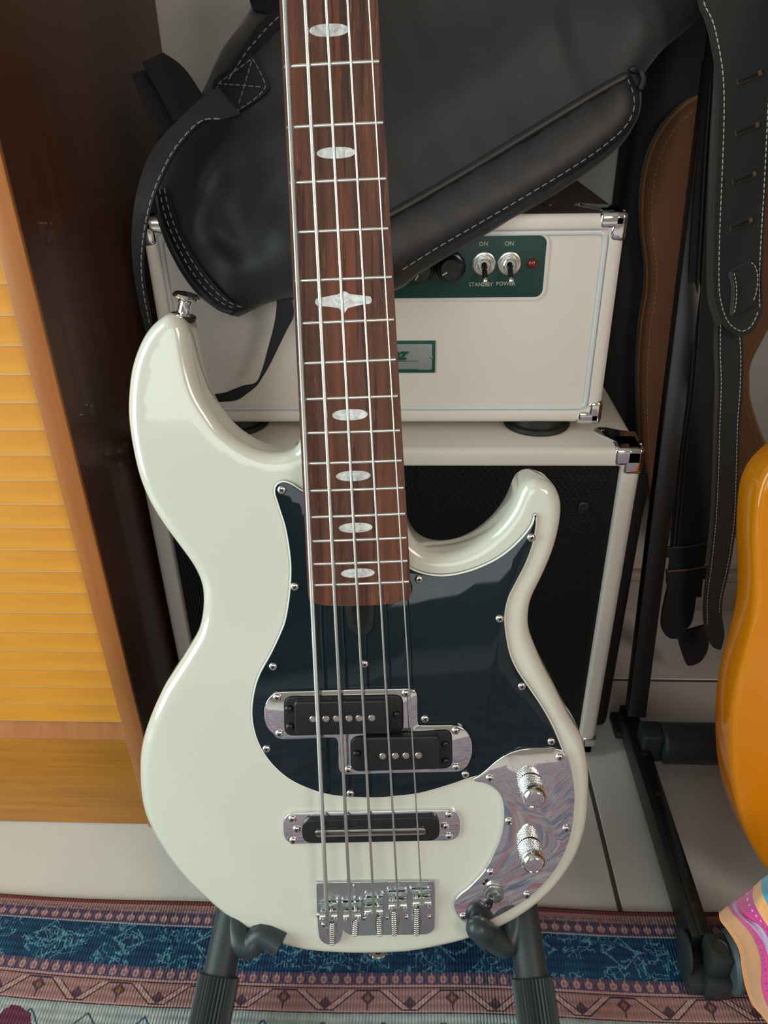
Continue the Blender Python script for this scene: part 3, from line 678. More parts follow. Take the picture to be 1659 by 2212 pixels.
wr = [((470, 470), .050, .011, .012, 1.15), ((520, 560), .035, .009, -.013, -.9), ((560, 600), .030, .012, .012, -.4), ((450, 540), .03, .010, -.008, 1.0), ((540, 380), .06, .02, .008, .6), ((590, 480), .03, .014, -.009, 1.3), ((480, 400), .05, .012, -.006, .9),
      ((1170, 80), .02, .05, .008, 0.2), ((1080, 150), .09, .02, .005, .6), ((1360, 70), .03, .04, .010, .5), ((1000, 60), .05, .03, -.005, .3), ((560, 200), .05, .03, .006, .7), ((620, 560), .012, .04, .007, .5)]
wrc = [(g2(GB(*c)), a, b_, h, an) for c, a, b_, h, an in wr]
segp = gp
def edist(q): return math.sqrt(min((q - p).length_squared for p in segp))
def gh(q, d=None):
    d = edist(q) if d is None else d
    left = 1 / (1 + math.exp((q.x + 0.035) / 0.022))
    H = 0.010 + 0.024 * left; e = 1 - math.exp(-d / (0.012 + .008 * left))
    h = H * e
    for c, a, b_, hh, an in wrc: h += gauss(q, c, a, b_, hh, an) * e * 1.15
    return h + 0.0006 * math.sin(q.x * 180 + q.y * 90) * e
Vt = [g3(q, gh(q, 0.0 if i < len(gp) else None)) for i, q in enumerate(V2)]; n = len(Vt); nb = len(gp)
Vb = [g3(q, -0.010) for q in V2]
Fc = [tuple(f) for f in T2] + [tuple(i + n for i in f)[::-1] for f in T2] + [(i, (i + 1) % nb, (i + 1) % nb + n, i + n) for i in range(nb)]
obj('bag_body', Vt + Vb, Fc, 'grey_canvas', bag, 80)
def GS(px, py, dh=0.0):
    """pixel -> point on the bag's own surface"""
    h = 0.01
    for _ in range(4): p = GB(px, py, h); h = gh(g2(p)) + dh
    return GB(px, py, h)
# rounded darker end panel binding, zip and stitching on the left end
zp = [(341, 415), (350, 462), (372, 522), (404, 584), (442, 634), (478, 662), (506, 672)]
zi = [(362, 408), (372, 452), (392, 508), (424, 566), (462, 616), (497, 650), (530, 664)]
A = spline([GS(x, y, .0035) for x, y in zp], 6); B = spline([GS(x + 3, y, .0045) for x, y in zi], 6)
V = []; Fc = []
for i in range(len(A)):
    for k in range(5):
        q = A[i].lerp(B[i], k / 4); V.append(q + gn * (0.003 * math.sin(math.pi * k / 4)))
for i in range(len(A) - 1):
    for k in range(4): Fc.append((i * 5 + k, i * 5 + k + 1, i * 5 + 6 + k, i * 5 + 5 + k))
m_ = len(V); V += [v - gn * .006 for v in V]; Fc += [tuple(j + m_ for j in f)[::-1] for f in Fc]
obj('edge_binding', V, Fc, 'webbing', bag, 60)
obj('zip_piping', *tube(spline([GS(x - 4, y + 1, .001) for x, y in zp], 6), 0.0028, 10), 'rubber', bag)
zt = MB(); Zp = spline([GS(x - 9, y + 2, .001) for x, y in zp[1:-1]], 22)
for i in range(0, len(Zp) - 1):
    zt.add(rbox(-.0016, .0016, -.0005, .0005, -.0009, .0009, 0), Matrix.Translation(Zp[i]) @ (Zp[i + 1] - Zp[i]).to_track_quat('Y', 'Z').to_matrix().to_4x4())
o = zt.build('zip_teeth', 'foam_smooth', bag, 0); o['kind'] = 'stuff'
for f in (0.3, 0.72):
    o = stitches([A[i].lerp(B[i], f) + gn * .0036 for i in range(len(A))], .0042, .0022, .0011, gn).build('stitching', 'grey_thread', bag, 0); o['kind'] = 'stuff'
# long pocket flap on the right
fo = [(850, 458), (900, 430), (1000, 372), (1100, 312), (1200, 250), (1300, 190), (1345, 160), (1362, 163), (1378, 195), (1380, 235), (1362, 278), (1310, 325), (1240, 373), (1150, 427), (1050, 484), (950, 542), (880, 586), (850, 606), (800, 616), (800, 480)]
P = [g2(GS(x, y)) for x, y in fo]; P = resample(ccw([tuple(p) for p in spline([p.to_3d() for p in P], 5, True)]), 0.006)
v2, t2 = mirror_fill(P, 0.007); V = []
for i, q in enumerate(v2):
    d = 0 if i < len(P) else math.sqrt(min((q - p).length_squared for p in P)); e = 1 - math.exp(-d / .004)
    V.append(g3(q, gh(q) + 0.0008 + 0.0045 * e))
n = len(V); nb = len(P); V += [g3(q, gh(q) - 0.003) for q in v2]
obj('pocket_flap', V, [tuple(f) for f in t2] + [tuple(i + n for i in f)[::-1] for f in t2] + [(i, (i + 1) % nb, (i + 1) % nb + n, i + n) for i in range(nb)], 'black_leatherette', bag, 70)
obj('flap_piping', *tube(spline([GS(x, y, .003) for x, y in ((835, 468), (900, 432), (1000, 374), (1100, 314), (1200, 253), (1300, 193), (1350, 166))], 6), 0.0035, 10), 'black_leatherette', bag)
st = spline([GS(x, y, .0042) for x, y in ((1354, 168), (1366, 196), (1370, 232), (1352, 272), (1305, 315), (1240, 360), (1150, 415), (1050, 474), (950, 532), (880, 576), (855, 592))], 6)
o = stitches(st, .0050, .0020, .0011, gn).build('stitching', 'grey_thread', bag, 0); o['kind'] = 'stuff'
obj('zip_pull', *tube(spline([GS(1366, 150, .002), GS(1382, 153, .004), GS(1389, 172, .003), GS(1383, 190, .001)], 4), .0028, 8), 'rubber', bag)
# webbing patch with X-box stitch
Z4 = lambda x, y: (260 + x / 3.77, 60 + y / 3.77)
pa = [(1085, 225), (1160, 340), (1225, 480), (1160, 570), (1060, 640), (975, 695), (905, 725), (835, 690), (780, 600), (755, 505), (780, 430), (870, 365), (975, 290)]
P = [g2(GS(*Z4(*p))) for p in pa]; P = resample(ccw([tuple(p) for p in spline([p.to_3d() for p in P], 4, True)]), .003)
v2, t2 = mirror_fill(P, 0.005); V = [g3(q, gh(q) + .0025) for q in v2]; n = len(V); nb = len(P); V += [g3(q, gh(q) - .002) for q in v2]
obj('strap_patch', V, [tuple(f) for f in t2] + [tuple(i + n for i in f)[::-1] for f in t2] + [(i, (i + 1) % nb, (i + 1) % nb + n, i + n) for i in range(nb)], 'webbing', bag, 40)
so = [(1075, 250), (1140, 360), (1190, 480), (1130, 550), (1040, 620), (960, 670), (910, 700), (850, 670), (800, 590), (780, 510), (800, 450), (880, 395), (980, 320), (1075, 250)]
sm = MB(); sm.add(stitches([GS(*Z4(*p), .0028) for p in so], .0042, .0014, .0010, gn).vf())
for a, b_ in (((800, 455), (1185, 485)), ((1070, 270), (955, 655))):
    sm.add(stitches([GS(*Z4(a[0] + (b_[0] - a[0]) * k / 8, a[1] + (b_[1] - a[1]) * k / 8), .0028) for k in range(9)], .0042, .0014, .0010, gn).vf())
o = sm.build('stitching', 'grey_thread', bag, 0); o['kind'] = 'stuff'
def strap_px(name, Lp, Rp, yf, m, parent, th=0.0025, sub=5):
    return obj(name, *ribbon([HY(x, y, yf(x, y)) for x, y in Lp], [HY(x, y, yf(x, y)) for x, y in Rp], th, sub), m, parent, 40)
# shoulder strap hanging down the left side
SL = [(470, 188), (440, 208), (385, 258), (332, 318), (303, 385), (288, 455), (284, 525), (290, 600), (302, 665), (318, 730)]
SR = [(520, 245), (480, 258), (436, 264), (385, 318), (352, 378), (330, 435), (316, 500), (310, 560), (313, 620), (328, 700)]
def ysf(x, y): return 0.560 + max(0, (420 - y)) * 0.00020 + max(0, y - 480) * .00012
strap_px('shoulder_strap', SL, SR, ysf, 'webbing', bag, .003)
o = stitches([p + gn * .0008 for p in spline([HY(x - 4, y, ysf(x, y) - .002) for x, y in SR[1:]], 5)], .0045, .0016, .0010, gn).build('stitching', 'grey_thread', bag, 0); o['kind'] = 'stuff'
# folded strap ends sticking up at the left
strap_px('strap_end', [(283, 158), (300, 205), (318, 248), (340, 296)], [(324, 150), (340, 188), (358, 232), (380, 276)], lambda x, y: .70 - .0003 * (y - 150), 'webbing', bag, .006, 4)
strap_px('strap_end', [(307, 135), (322, 165), (345, 205), (375, 262)], [(352, 113), (385, 135), (412, 165), (450, 225)], lambda x, y: .690 - .0003 * (y - 150), 'webbing', bag, .008, 4)
strap_px('top_webbing', [(612, 8), (560, 52), (520, 110), (478, 180), (452, 232)], [(640, 40), (590, 66), (545, 112), (500, 170), (480, 230)], lambda x, y: GS(x, y).y - .004, 'webbing', bag, .003)
o = stitches([GS(x, y, .006) for x, y in ((628, 12), (575, 62), (532, 112), (490, 178))], .0042, .002, .0010, gn).build('stitching', 'grey_thread', bag, 0); o['kind'] = 'stuff'
strap_px('buckle_strap', [(540, -30), (540, 5), (552, 22), (575, 20)], [(600, -40), (596, -5), (606, 5), (615, 8)], lambda x, y: GS(x, y).y - .006, 'webbing', bag, .004, 4)
Z5 = lambda x, y: (260 + x / 3.77, 380 + y / 3.77)
ts = [((1255, 900), (1345, 880)), ((1272, 1030), (1400, 1030)), ((1262, 1150), (1408, 1150)), ((1240, 1260), (1362, 1245)), ((1205, 1390), (1300, 1370)), ((1165, 1540), (1222, 1530)), ((1125, 1650), (1152, 1650)), ((1085, 1695), (1105, 1715)), ((1000, 1712), (1030, 1775)), ((920, 1742), (950, 1826)), ((840, 1772), (850, 1840)), ((700, 1790), (720, 1845))]
strap_px('thin_strap', [Z5(*a) for a, b_ in ts], [Z5(*b_) for a, b_ in ts], lambda x, y: .626 + max(0, (630 - y)) * .0002, 'webbing', bag, .002)

# ------------------------------------------------------------------ right: gig bag, suede bag, straps, rack
bk = thing('black_gig_bag', (0.30, 0.88, 0), 'tall black gig bag against the wall between speaker cabinet and tan bag', 'bag')
lx = HY(1349, 400, .868).x
P = [(lx, 1.02), (lx, .30), (lx, .03), (lx + .008, .006), (.275, .004), (.292, .03), (.300, .25), (.345, .48), (.385, .60), (.400, 1.02)]
obj('bag_body', *plate([Vector(p) for p in P], 0, .045, .012, 4), 'black_bag', bk, Wm=Matrix.Translation((0, .912, 0)) @ UPR)
obj('side_gusset', *rbox(.2062, .2290, .668, .868, .004, .345, .010, 4), 'black_bag', bk)
tb = thing('suede_guitar_bag', (0.36, 0.85, 0.15), 'tan suede guitar-shaped bag with stitched edge behind the black straps', 'bag')
to = [(1560, 205), (1512, 212), (1470, 240), (1430, 290), (1405, 350), (1393, 420), (1393, 500), (1402, 580), (1400, 640), (1390, 700), (1383, 800), (1384, 900), (1390, 1000), (1408, 1090), (1450, 1150), (1520, 1183), (1584, 1171), (1627, 1135), (1680, 1085), (1705, 1040), (1695, 1000), (1659, 967), (1627, 880), (1622, 826), (1627, 786), (1659, 723), (1700, 640), (1705, 500), (1670, 330), (1620, 240)]
q = [HY(x, y, .842) for x, y in to]; P = resample(ccw([tuple(p) for p in spline([Vector((p.x, p.z, 0)) for p in q], 6, True)]), .008)
pvf = plate([Vector(p[:2]) for p in P], 0, .024, .008, 4); obj('bag_body', *pvf, 'tan_suede', tb, Wm=Matrix.Translation((0, .866, 0)) @ UPR)
Q = offset([Vector(p[:2]) for p in P], .0075)
o = stitches([Vector((p.x, .866 - .0242, p.y)) for p in Q + Q[:1]], .003, .0022, .0009, (0, -1, 0)).build('stitching', 'tan_thread', tb, 0); o['kind'] = 'stuff'
Q1 = Q[:]; o = obj('edge_piping', *tube([Vector((p.x, .866 - .016, p.y)) for p in offset([Vector(p[:2]) for p in P], .0015)] + [Vector((P[0][0], .850, P[0][1]))], .0028, 6, None), 'tan_edge', tb)

# front strap with slots
s1 = thing('guitar_strap', HY(1590, 730, .68), 'black leather strap with cream stitching and four slots hanging at the upper right', 'strap', None)
yf1 = lambda x, y: .680 + .00005 * (700 - y)
eL = [(1500, -90), (1510, 0), (1528, 50), (1545, 130), (1552, 200), (1551, 300), (1547, 400), (1543, 500), (1542, 600), (1548, 660)]
eR = [(1700, -90), (1690, 0), (1680, 50), (1672, 130), (1668, 200), (1664, 300), (1659, 400), (1652, 500), (1648, 600), (1649, 660)]
# rounded lower end as one outline
outl = [(1494, -150), (1510, 0), (1528, 50), (1545, 130), (1552, 200), (1551, 300), (1547, 400), (1543, 500), (1541, 600), (1546, 655), (1562, 700), (1590, 724), (1612, 726), (1634, 708), (1649, 670), (1648, 600), (1652, 500), (1659, 400), (1664, 300), (1668, 200), (1672, 130), (1680, 50), (1690, 0), (1706, -150)]
q = [HY(x, y, .680) for x, y in outl]; P = [Vector((p.x, p.y)) for p in spline([Vector((p.x, p.z, 0)) for p in q], 4)]
obj('strap_end', *plate(P, 0, .0032, .0008), 'black_suede', s1, Wm=Matrix.Translation((0, .684, 0)) @ UPR)
E_ = [(1511, -40), (1522, 10), (1541, 50), (1558, 130), (1564, 200), (1563, 300), (1559, 400), (1555, 500), (1553, 600), (1557, 650), (1571, 692), (1592, 712), (1610, 714), (1626, 700), (1641, 664)]
tE = spline([HY(x, y, .6806) for x, y in E_], 5); o = stitches(tE, .0034, .0011, .0010, (0, -1, 0)).build('stitching', 'cream_thread', s1, 0); o['kind'] = 'stuff'
o = stitches(spline([HY(x, y, .6806) for x, y in ((1641, 664), (1640, 600), (1645, 500), (1651, 400), (1656, 300), (1661, 200), (1670, 60), (1684, -40))], 5), .0034, .0011, .0010, (0, -1, 0)).build('stitching', 'cream_thread', s1, 0); o['kind'] = 'stuff'
for (x0, y0, x1, y1) in ((1592, 178, 1646, 156), (1588, 288, 1640, 268), (1582, 394, 1634, 374), (1577, 494, 1626, 474)):
    a, b_ = HY(x0, y0, .6802), HY(x1, y1, .6802); d = (b_ - a); L_ = d.length; M = Matrix.Translation((a + b_) / 2) @ Matrix.Rotation(-math.atan2(d.z, d.x), 4, 'Y')
    sl = obj('slot', *rbox(-L_ / 2, L_ / 2, -.0010, .0008, -.0020, .0019, .0008, 2), 'brown_edge', s1, Wm=M)
    link('slot_opening', mesh('slot_opening', *rbox(-L_ / 2 + .0003, L_ / 2 - .0030, -.0014, .0006, -.0014, .0018, .0006, 2), 'black_void'), sl)
lp_ = [(1574, 590), (1600, 575), (1622, 563), (1636, 575), (1641, 605), (1636, 640), (1625, 662), (1600, 675), (1580, 684), (1582, 650), (1581, 620)]
q = [HY(x, y, .678) for x, y in lp_]; obj('keeper_loop', *plate([Vector((p.x, p.z)) for p in q], 0, .0026, .0008), 'black_suede', s1, Wm=Matrix.Translation((0, .6805, 0)) @ UPR)
o = stitches(spline([HY(x, y, .6776) for x, y in ((1623, 567), (1633, 578), (1637, 605), (1632, 638), (1624, 655))], 4), .0030, .0010, .0009, (0, -1, 0)).build('stitching', 'cream_thread', s1, 0); o['kind'] = 'stuff'
obj('loop_edge', *ribbon([HY(x, y, .6775) for x, y in ((1573, 588), (1579, 620), (1578, 655), (1575, 680))], [HY(x, y, .6768) for x, y in ((1582, 586), (1588, 620), (1587, 655), (1584, 682))], .0012), 'strap_edge', s1)
o = stitches(spline([HY(x, y, .6764) for x, y in ((1586, 590), (1591, 620), (1590, 655), (1585, 680))], 4), .0026, .0010, .0009, (0, -1, 0)).build('stitching', 'cream_thread', s1, 0); o['kind'] = 'stuff'
tl = [(1550, 690), (1549, 760), (1551, 830), (1548, 920), (1545, 1020), (1540, 1120), (1530, 1220), (1521, 1290), (1521, 1350), (1535, 1392), (1550, 1403)]
tr = [(1600, 690), (1606, 760), (1605, 830), (1599, 920), (1596, 1020), (1592, 1120), (1578, 1220), (1562, 1290), (1560, 1330), (1565, 1370), (1558, 1403)]
yt = lambda x, y: .690 + .00004 * (y - 700)
strap_px('strap_tail', tl, tr, yt, 'black_suede', s1, .003)
o = MB().add(stitches(spline([HY(x + 7, y, yt(x, y) - .0006) for x, y in tl[:-2]], 5), .0034, .0011, .0009, (0, -1, 0)).vf()).add(stitches(spline([HY(x - 6, y, yt(x, y) - .0006) for x, y in tr[:-2]], 5), .0034, .0011, .0009, (0, -1, 0)).vf()).build('stitching', 'cream_thread', s1, 0); o['kind'] = 'stuff'
strap_px('turned_edge', [(x - 7, y) for x, y in tl[:7]], [(x + 1, y) for x, y in tl[:7]], lambda x, y: yt(x, y) - .0005, 'strap_edge', s1, .002)
strap_px('turned_edge', [(1545, 120), (1541, 200), (1535, 300), (1531, 400), (1528, 500), (1527, 600), (1532, 660), (1548, 705)], [(1555, 120), (1553, 200), (1550, 300), (1547, 400), (1543, 500), (1542, 600), (1548, 660), (1560, 700)], lambda x, y: .6845, 'strap_edge', s1, .002)
# darker strap behind
s2 = thing('guitar_strap', HY(1490, 1430, .735), 'plain black strap with ridged double seam hanging behind the cream-stitched strap', 'strap')
yf2 = lambda x, y: .745 + .00001 * (700 - y)
strap_px('strap_body', [(1560, -150), (1528, 150), (1512, 300), (1498, 450), (1484, 650), (1471, 850), (1458, 1050), (1449, 1180), (1440, 1290)], [(1625, -150), (1600, 150), (1590, 300), (1580, 450), (1570, 650), (1556, 850), (1538, 1050), (1526, 1180), (1515, 1290)], yf2, 'black_strap', s2, .003)
sp_ = MB()
for dx in (0, 9): sp_.add(tube(spline([HY(x + dx, y, yf2(x, y) - .0015) for x, y in ((1535, 180), (1524, 330), (1514, 500), (1503, 680), (1490, 850), (1476, 950), (1464, 1080), (1455, 1180))], 5), .0011, 6))
sp_.build('seam', 'black_moulded', s2)
strap_px('strap_end', [(1440, 1280), (1430, 1330), (1430, 1360), (1445, 1378), (1463, 1380)], [(1505, 1280), (1500, 1320), (1494, 1345), (1482, 1362), (1468, 1380)], lambda x, y: .740, 'black_strap', s2, .004)
strap_px('strap_end', [(1462, 1370), (1470, 1400), (1480, 1430), (1486, 1438)], [(1532, 1350), (1530, 1400), (1515, 1428), (1495, 1438)], lambda x, y: .750, 'black_strap', s2, .004)
for ya, yb, dk in ((1178, 1205, 'black_strap'), (1228, 1262, 'black_strap')):
    k_ = strap_px('keeper', [(1440, ya + 6), (1440, yb)], [(1530, ya - 4), (1528, yb - 12)], lambda x, y: .738, dk, s2, .003, 3)
    link('keeper_edge', mesh('keeper_edge', *tube([HY(1442, ya + 6, .7365), HY(1485, ya + 3, .7365), HY(1526, ya - 4, .7365)], .0010, 6), 'brown_edge' if ya > 1200 else 'strap_edge'), k_)

# multi-guitar rack
rk = thing('guitar_rack', (0.25, 0.5, 0), 'black steel guitar rack with foam rails standing right of the amplifiers', 'rack')
rA = Vector((.2490, .672, .026)); rB = Vector((.2475, .395, .026))
def bar(a, b_, w, h, r=.002):
    d = (b_ - a); L_ = d.length; M = Matrix.Translation((a + b_) / 2) @ d.to_track_quat('Y', 'Z').to_matrix().to_4x4()
    return rbox(-w / 2, w / 2, -L_ / 2, L_ / 2, -h / 2, h / 2, r, 2), M
v, M = bar(rA, rB, .0185, .028); obj('side_rail', *v, 'black_steel', rk, Wm=M)
v, M = bar(rA + Vector((.003, 0, .0145)), rB + Vector((.003, 0, .0145)), .011, .003, .001); obj('rail_channel', *v, 'black_plastic', rk, Wm=M)
for y in (.598, .545, .425): obj('rivet', *lathe([(.0042, .0415), (.0040, .0425), (.0026, .0430), (.0001, .0431)], 16), 'black_steel', rk, Wm=Matrix.Translation((.2505, y, 0)))
upA = HY(1372, 1540, .648); upB = HY(1548, 120, .800)
v, M = bar(upA, upB, .020, .020, .0015); obj('upright_post', *v, 'black_steel', rk, Wm=M)
v, M = bar(upB, upB + (upB - upA).normalized() * .30, .018, .018, .0015); obj('upright_post', *v, 'black_steel', rk, Wm=M)
ub = obj('rear_clamp', *rbox(.2475, .2700, .600, .626, .024, .062, .003, 3), 'black_moulded', rk)
link('bolt', mesh('bolt', *lathe([(.0085, .0635), (.0085, .0650), (.0065, .0655), (.0001, .0650)], 20), 'black_moulded'), ub, Matrix.Translation((.2590, .613, -.0018)))
def foam(x0, x1, y, z, r, nm='foam_rail'):
    return obj(nm, *tube([(x0, y, z), (x0 + .003, y, z), ((x0 + x1) / 2, y, z), (x1, y, z)], [r - .003, r, r, r], 28, None), 'foam', rk)
foam(.2695, .66, .611, .043, .0225)
fb = obj('front_clamp', *rbox(.2465, .2640, .3680, .3930, .012, .050, .002, 2), 'black_moulded', rk)
link('bolt', mesh('bolt', *lathe([(.0080, .0495), (.0080, .0512), (.0066, .0515), (.0060, .0504), (.0001, .0502)], 24), 'black_moulded'), fb, Matrix.Translation((.2553, .380, 0)))
obj('clamp_jaw', *rbox(.2440, .2665, .3600, .3700, .0075, .030, .002, 2), 'black_moulded', rk)
obj('foot_block', *rbox(.2310, .2540, .3640, .3950, .0055, .022, .002, 2), 'black_moulded', rk)
obj('foot_block', *rbox(.236, .262, .655, .690, .0005, .012, .003, 2), 'black_moulded', rk)
obj('outer_cap', *tube([(.2315, .390, .026), (.2325, .390, .026), (.2345, .390, .026), (.2350, .390, .026)], [.0160, .0180, .0180, .0175], 30, None), 'black_moulded', rk)
obj('end_cap', *tube([(.2640, .379, .032), (.2670, .379, .032), (.2700, .379, .032), (.2715, .379, .032)], [.0225, .0250, .0250, .0240], 30, None), 'grey_cap', rk)
foam(.2715, .66, .379, .032, .0205)
# top rail the straps hang from
foam(.205, .66, .705, .790, .018)
for x_, (ya_, za_) in ((.2745, (.822, .790)), (.672, (.822, .790))):
    v, M = bar(Vector((x_, ya_, za_)), Vector((x_, .690, .790)), .018, .022); obj('top_bracket', *v, 'black_steel', rk, Wm=M)
v, M = bar(Vector((.672, .655, .030)), Vector((.672, .828, .80)), .020, .020, .0015); obj('upright_post', *v, 'black_steel', rk, Wm=M)
# far end of the rack so the rails are carried
for y, z in ((.611, .043), (.377, .032)): obj('end_bracket', *rbox(.655, .685, y - .018, y + .018, .0005, z + .018, .003, 2), 'black_moulded', rk)
v, M = bar(Vector((.672, .672, .026)), Vector((.672, .395, .026)), .024, .030); obj('side_rail', *v, 'black_steel', rk, Wm=M)

# ------------------------------------------------------------------ orange guitar body
go = [(1790, 975), (1730, 962), (1690, 985), (1659, 1018), (1641, 1058), (1633, 1110), (1630, 1180), (1632, 1270), (1628, 1335), (1612, 1405), (1593, 1475), (1582, 1545), (1579, 1615), (1583, 1685), (1597, 1755), (1624, 1825), (1659, 1882), (1720, 1945), (1800, 1985), (1890, 1990), (1980, 1955), (2050, 1880), (2090, 1770), (2085, 1650), (2040, 1530), (1985, 1430), (1965, 1330), (1975, 1230), (1990, 1130), (1975, 1040), (1920, 985), (1860, 975), (1825, 1000)]
OY, OZ, OX = Vector((0, .255, .967)), Vector((0, -.967, .255)), Vector((1, 0, 0)); oo = Vector((.30, .462, .21))
OM = Matrix((OX, OY, OZ)).transposed().to_4x4(); OM.translation = oo
q = [hit(x, y, OZ, OZ.dot(oo)) for x, y in go]; P = [((p - oo).dot(OX), (p - oo).dot(OY)) for p in q]
P = resample(ccw([tuple(p)[:2] for p in spline([Vector((a, b_, 0)) for a, b_ in P], 8, True)]), .005)
og = thing('orange_guitar', oo - Vector((0, 0, .13)), 'glossy see-through orange guitar body cut off by the right edge', 'guitar')
L = []
for k in range(5):
    a = math.pi / 2 * (1 - k / 4); Qp = offset(P, .006 * (1 - math.cos(a))); L.append([Vector((p.x, p.y, -.040 + .006 * (1 - math.sin(a)))) for p in Qp])
for k in range(5):
    a = math.pi / 2 * k / 4; Qp = offset(P, .006 * (1 - math.cos(a))); L.append([Vector((p.x, p.y, -.006 * (1 - math.sin(a)))) for p in Qp])
obj('body', *loops(L), 'orange_acrylic', og, Wm=OM)
tp_ = hit(1825, 1000, OZ, OZ.dot(oo)) - oo; nx_, ny_ = tp_.dot(OX), tp_.dot(OY)
obj('neck', *rbox(nx_ - .028, nx_ + .028, ny_ - .075, ny_ + .42, -.022, .008, .003), 'rosewood', og, Wm=OM)
obj('bridge', *rbox(nx_ + .012, nx_ + .085, ny_ - .335, ny_ - .300, -.001, .012, .003), 'chrome', og, Wm=OM)

# ------------------------------------------------------------------ striped cushion, lower right
U8 = lambda x, y: (1540 + x / 6.109, 1850 + y / 6.109)
cu = [[(95, 730), (110, 840), (200, 960), (300, 1110), (370, 1270), (400, 1500), (450, 1740), (540, 1960), (700, 2150), (1000, 2600)],
      [(190, 650), (250, 745), (330, 830), (450, 960), (540, 1100), (620, 1320), (635, 1500), (640, 1750), (760, 2050), (1150, 2600)],
      [(245, 610), (300, 730), (420, 840), (540, 960), (640, 1100), (710, 1260), (760, 1450), (800, 1750), (900, 2000), (1250, 2600)],
      [(300, 575), (335, 700), (450, 820), (600, 900), (700, 1020), (780, 1200), (850, 1450), (900, 1750), (1000, 2000), (1350, 2600)],
      [(530, 400), (530, 560), (590, 710), (700, 890), (800, 1050), (900, 1250), (980, 1500), (1050, 1750), (1150, 2000), (1500, 2600)],
      [(640, 300), (640, 430), (690, 570), (790, 760), (900, 950), (1030, 1180), (1130, 1450), (1200, 1750), (1300, 2000), (1650, 2600)],
      [(900, 100), (900, 300), (930, 500), (1010, 700), (1120, 900), (1230, 1150), (1330, 1450), (1400, 1750), (1500, 2000), (1850, 2600)],
      [(1500, -200), (1500, 100), (1530, 400), (1600, 650), (1700, 900), (1800, 1150), (1900, 1450), (2000, 1750), (2100, 2000), (2400, 2600)]]
rows = 40; sub = 5; C = []
for c_ in cu:
    s_ = spline([Vector((*U8(*p), 0)) for p in c_], 12); C.append([s_[int(round(i * (len(s_) - 1) / rows))] for i in range(rows + 1)])
V = []; UVs = []; Fc = []; cols = (len(C) - 1) * sub + 1
def cushion_pt(ci, i, back):
    k = min(len(C) - 2, ci // sub); f = (ci - k * sub) / sub; p = C[k][i].lerp(C[k + 1][i], f)
    u = k + f; t_ = i / rows; e = min(1, u / 2.2) ; b_ = math.sqrt(max(0, 1 - (1 - e) ** 2)) * min(1, math.sqrt(min(1, t_ / .18)))
    b_ *= math.sqrt(min(1, (1 - t_) / .08 + .02)) * math.sqrt(min(1, (7 - u) / .8 + .02))
    y = .395 - .062 * t_; depth = .034 * b_ + .0014 * math.sin(u * 3.0 + t_ * 7) * b_
    return HY(p.x, p.y, y - depth if not back else y + .020 * b_)
for back in (0, 1):
    for i in range(rows + 1):
        for ci in range(cols): V.append(cushion_pt(ci, i, back)); UVs.append((ci / sub, i / rows))
nf = (rows + 1) * cols
for i in range(rows):
    for ci in range(cols - 1):
        a = i * cols + ci; Fc.append((a, a + 1, a + cols + 1, a + cols)); Fc.append((nf + a, nf + a + cols, nf + a + cols + 1, nf + a + 1))
rim = [ci for ci in range(cols)] + [i * cols + cols - 1 for i in range(1, rows + 1)] + [rows * cols + ci for ci in range(cols - 2, -1, -1)] + [i * cols for i in range(rows - 1, 0, -1)]
for k in range(len(rim)): a, b_ = rim[k], rim[(k + 1) % len(rim)]; Fc.append((a, nf + a, nf + b_, b_))
V = [Vector((v.x, v.y, max(v.z, .0062))) for v in V]
me = bpy.data.meshes.new('cover'); me.from_pydata([tuple(v) for v in V], [], Fc); me.materials.append(MATS['striped_cotton']); ul = me.uv_layers.new(name='UVMap')
for l_ in me.loops: ul.data[l_.index].uv = UVs[l_.vertex_index]
bm = bmesh.new(); bm.from_mesh(me); bmesh.ops.recalc_face_normals(bm, faces=bm.faces); bm.to_mesh(me); bm.free(); me.shade_smooth()
cs = thing('cushion', HY(1659, 2100, .36), 'cushion in pink, orange, lilac and blue striped cotton at lower right', 'cushion')
link('cover', me, cs)
o = obj('edge_piping', *tube([V[i * cols] + Vector((-.0004, 0, 0)) for i in range(0, rows + 1)], .0006, 6), 'striped_cotton', cs)

# ------------------------------------------------------------------ the bass guitar
def rotm(ax, ay, az): return Matrix.Rotation(az, 3, 'Z') @ Matrix.Rotation(ay, 3, 'Y') @ Matrix.Rotation(ax, 3, 'X')
BR = CM @ rotm(.270, -.018, .037); BO = CM @ Vector((-.006806, -.296858, -.595264)) + CAM
BX, BY, BZ = (Vector(BR.col[i]) for i in range(3))
BM = BR.to_4x4(); BM.translation = BO
def L3(px, py, z):
    """pixel -> bass-local point on the plane z"""
    p = hit(px, py, BZ, BZ.dot(BO) + z) - BO; return Vector((p.dot(BX), p.dot(BY), z))
def L2(px, py, z): p = L3(px, py, z); return Vector((p.x, p.y))
def W3(v): return BM @ Vector(v)
bass = thing('bass_guitar', W3((0.0, -.078, -.03)), 'cream five-string bass guitar with black pickguard leaning in a floor stand', 'guitar')
ZT = -0.012; ZB = ZT - 0.042
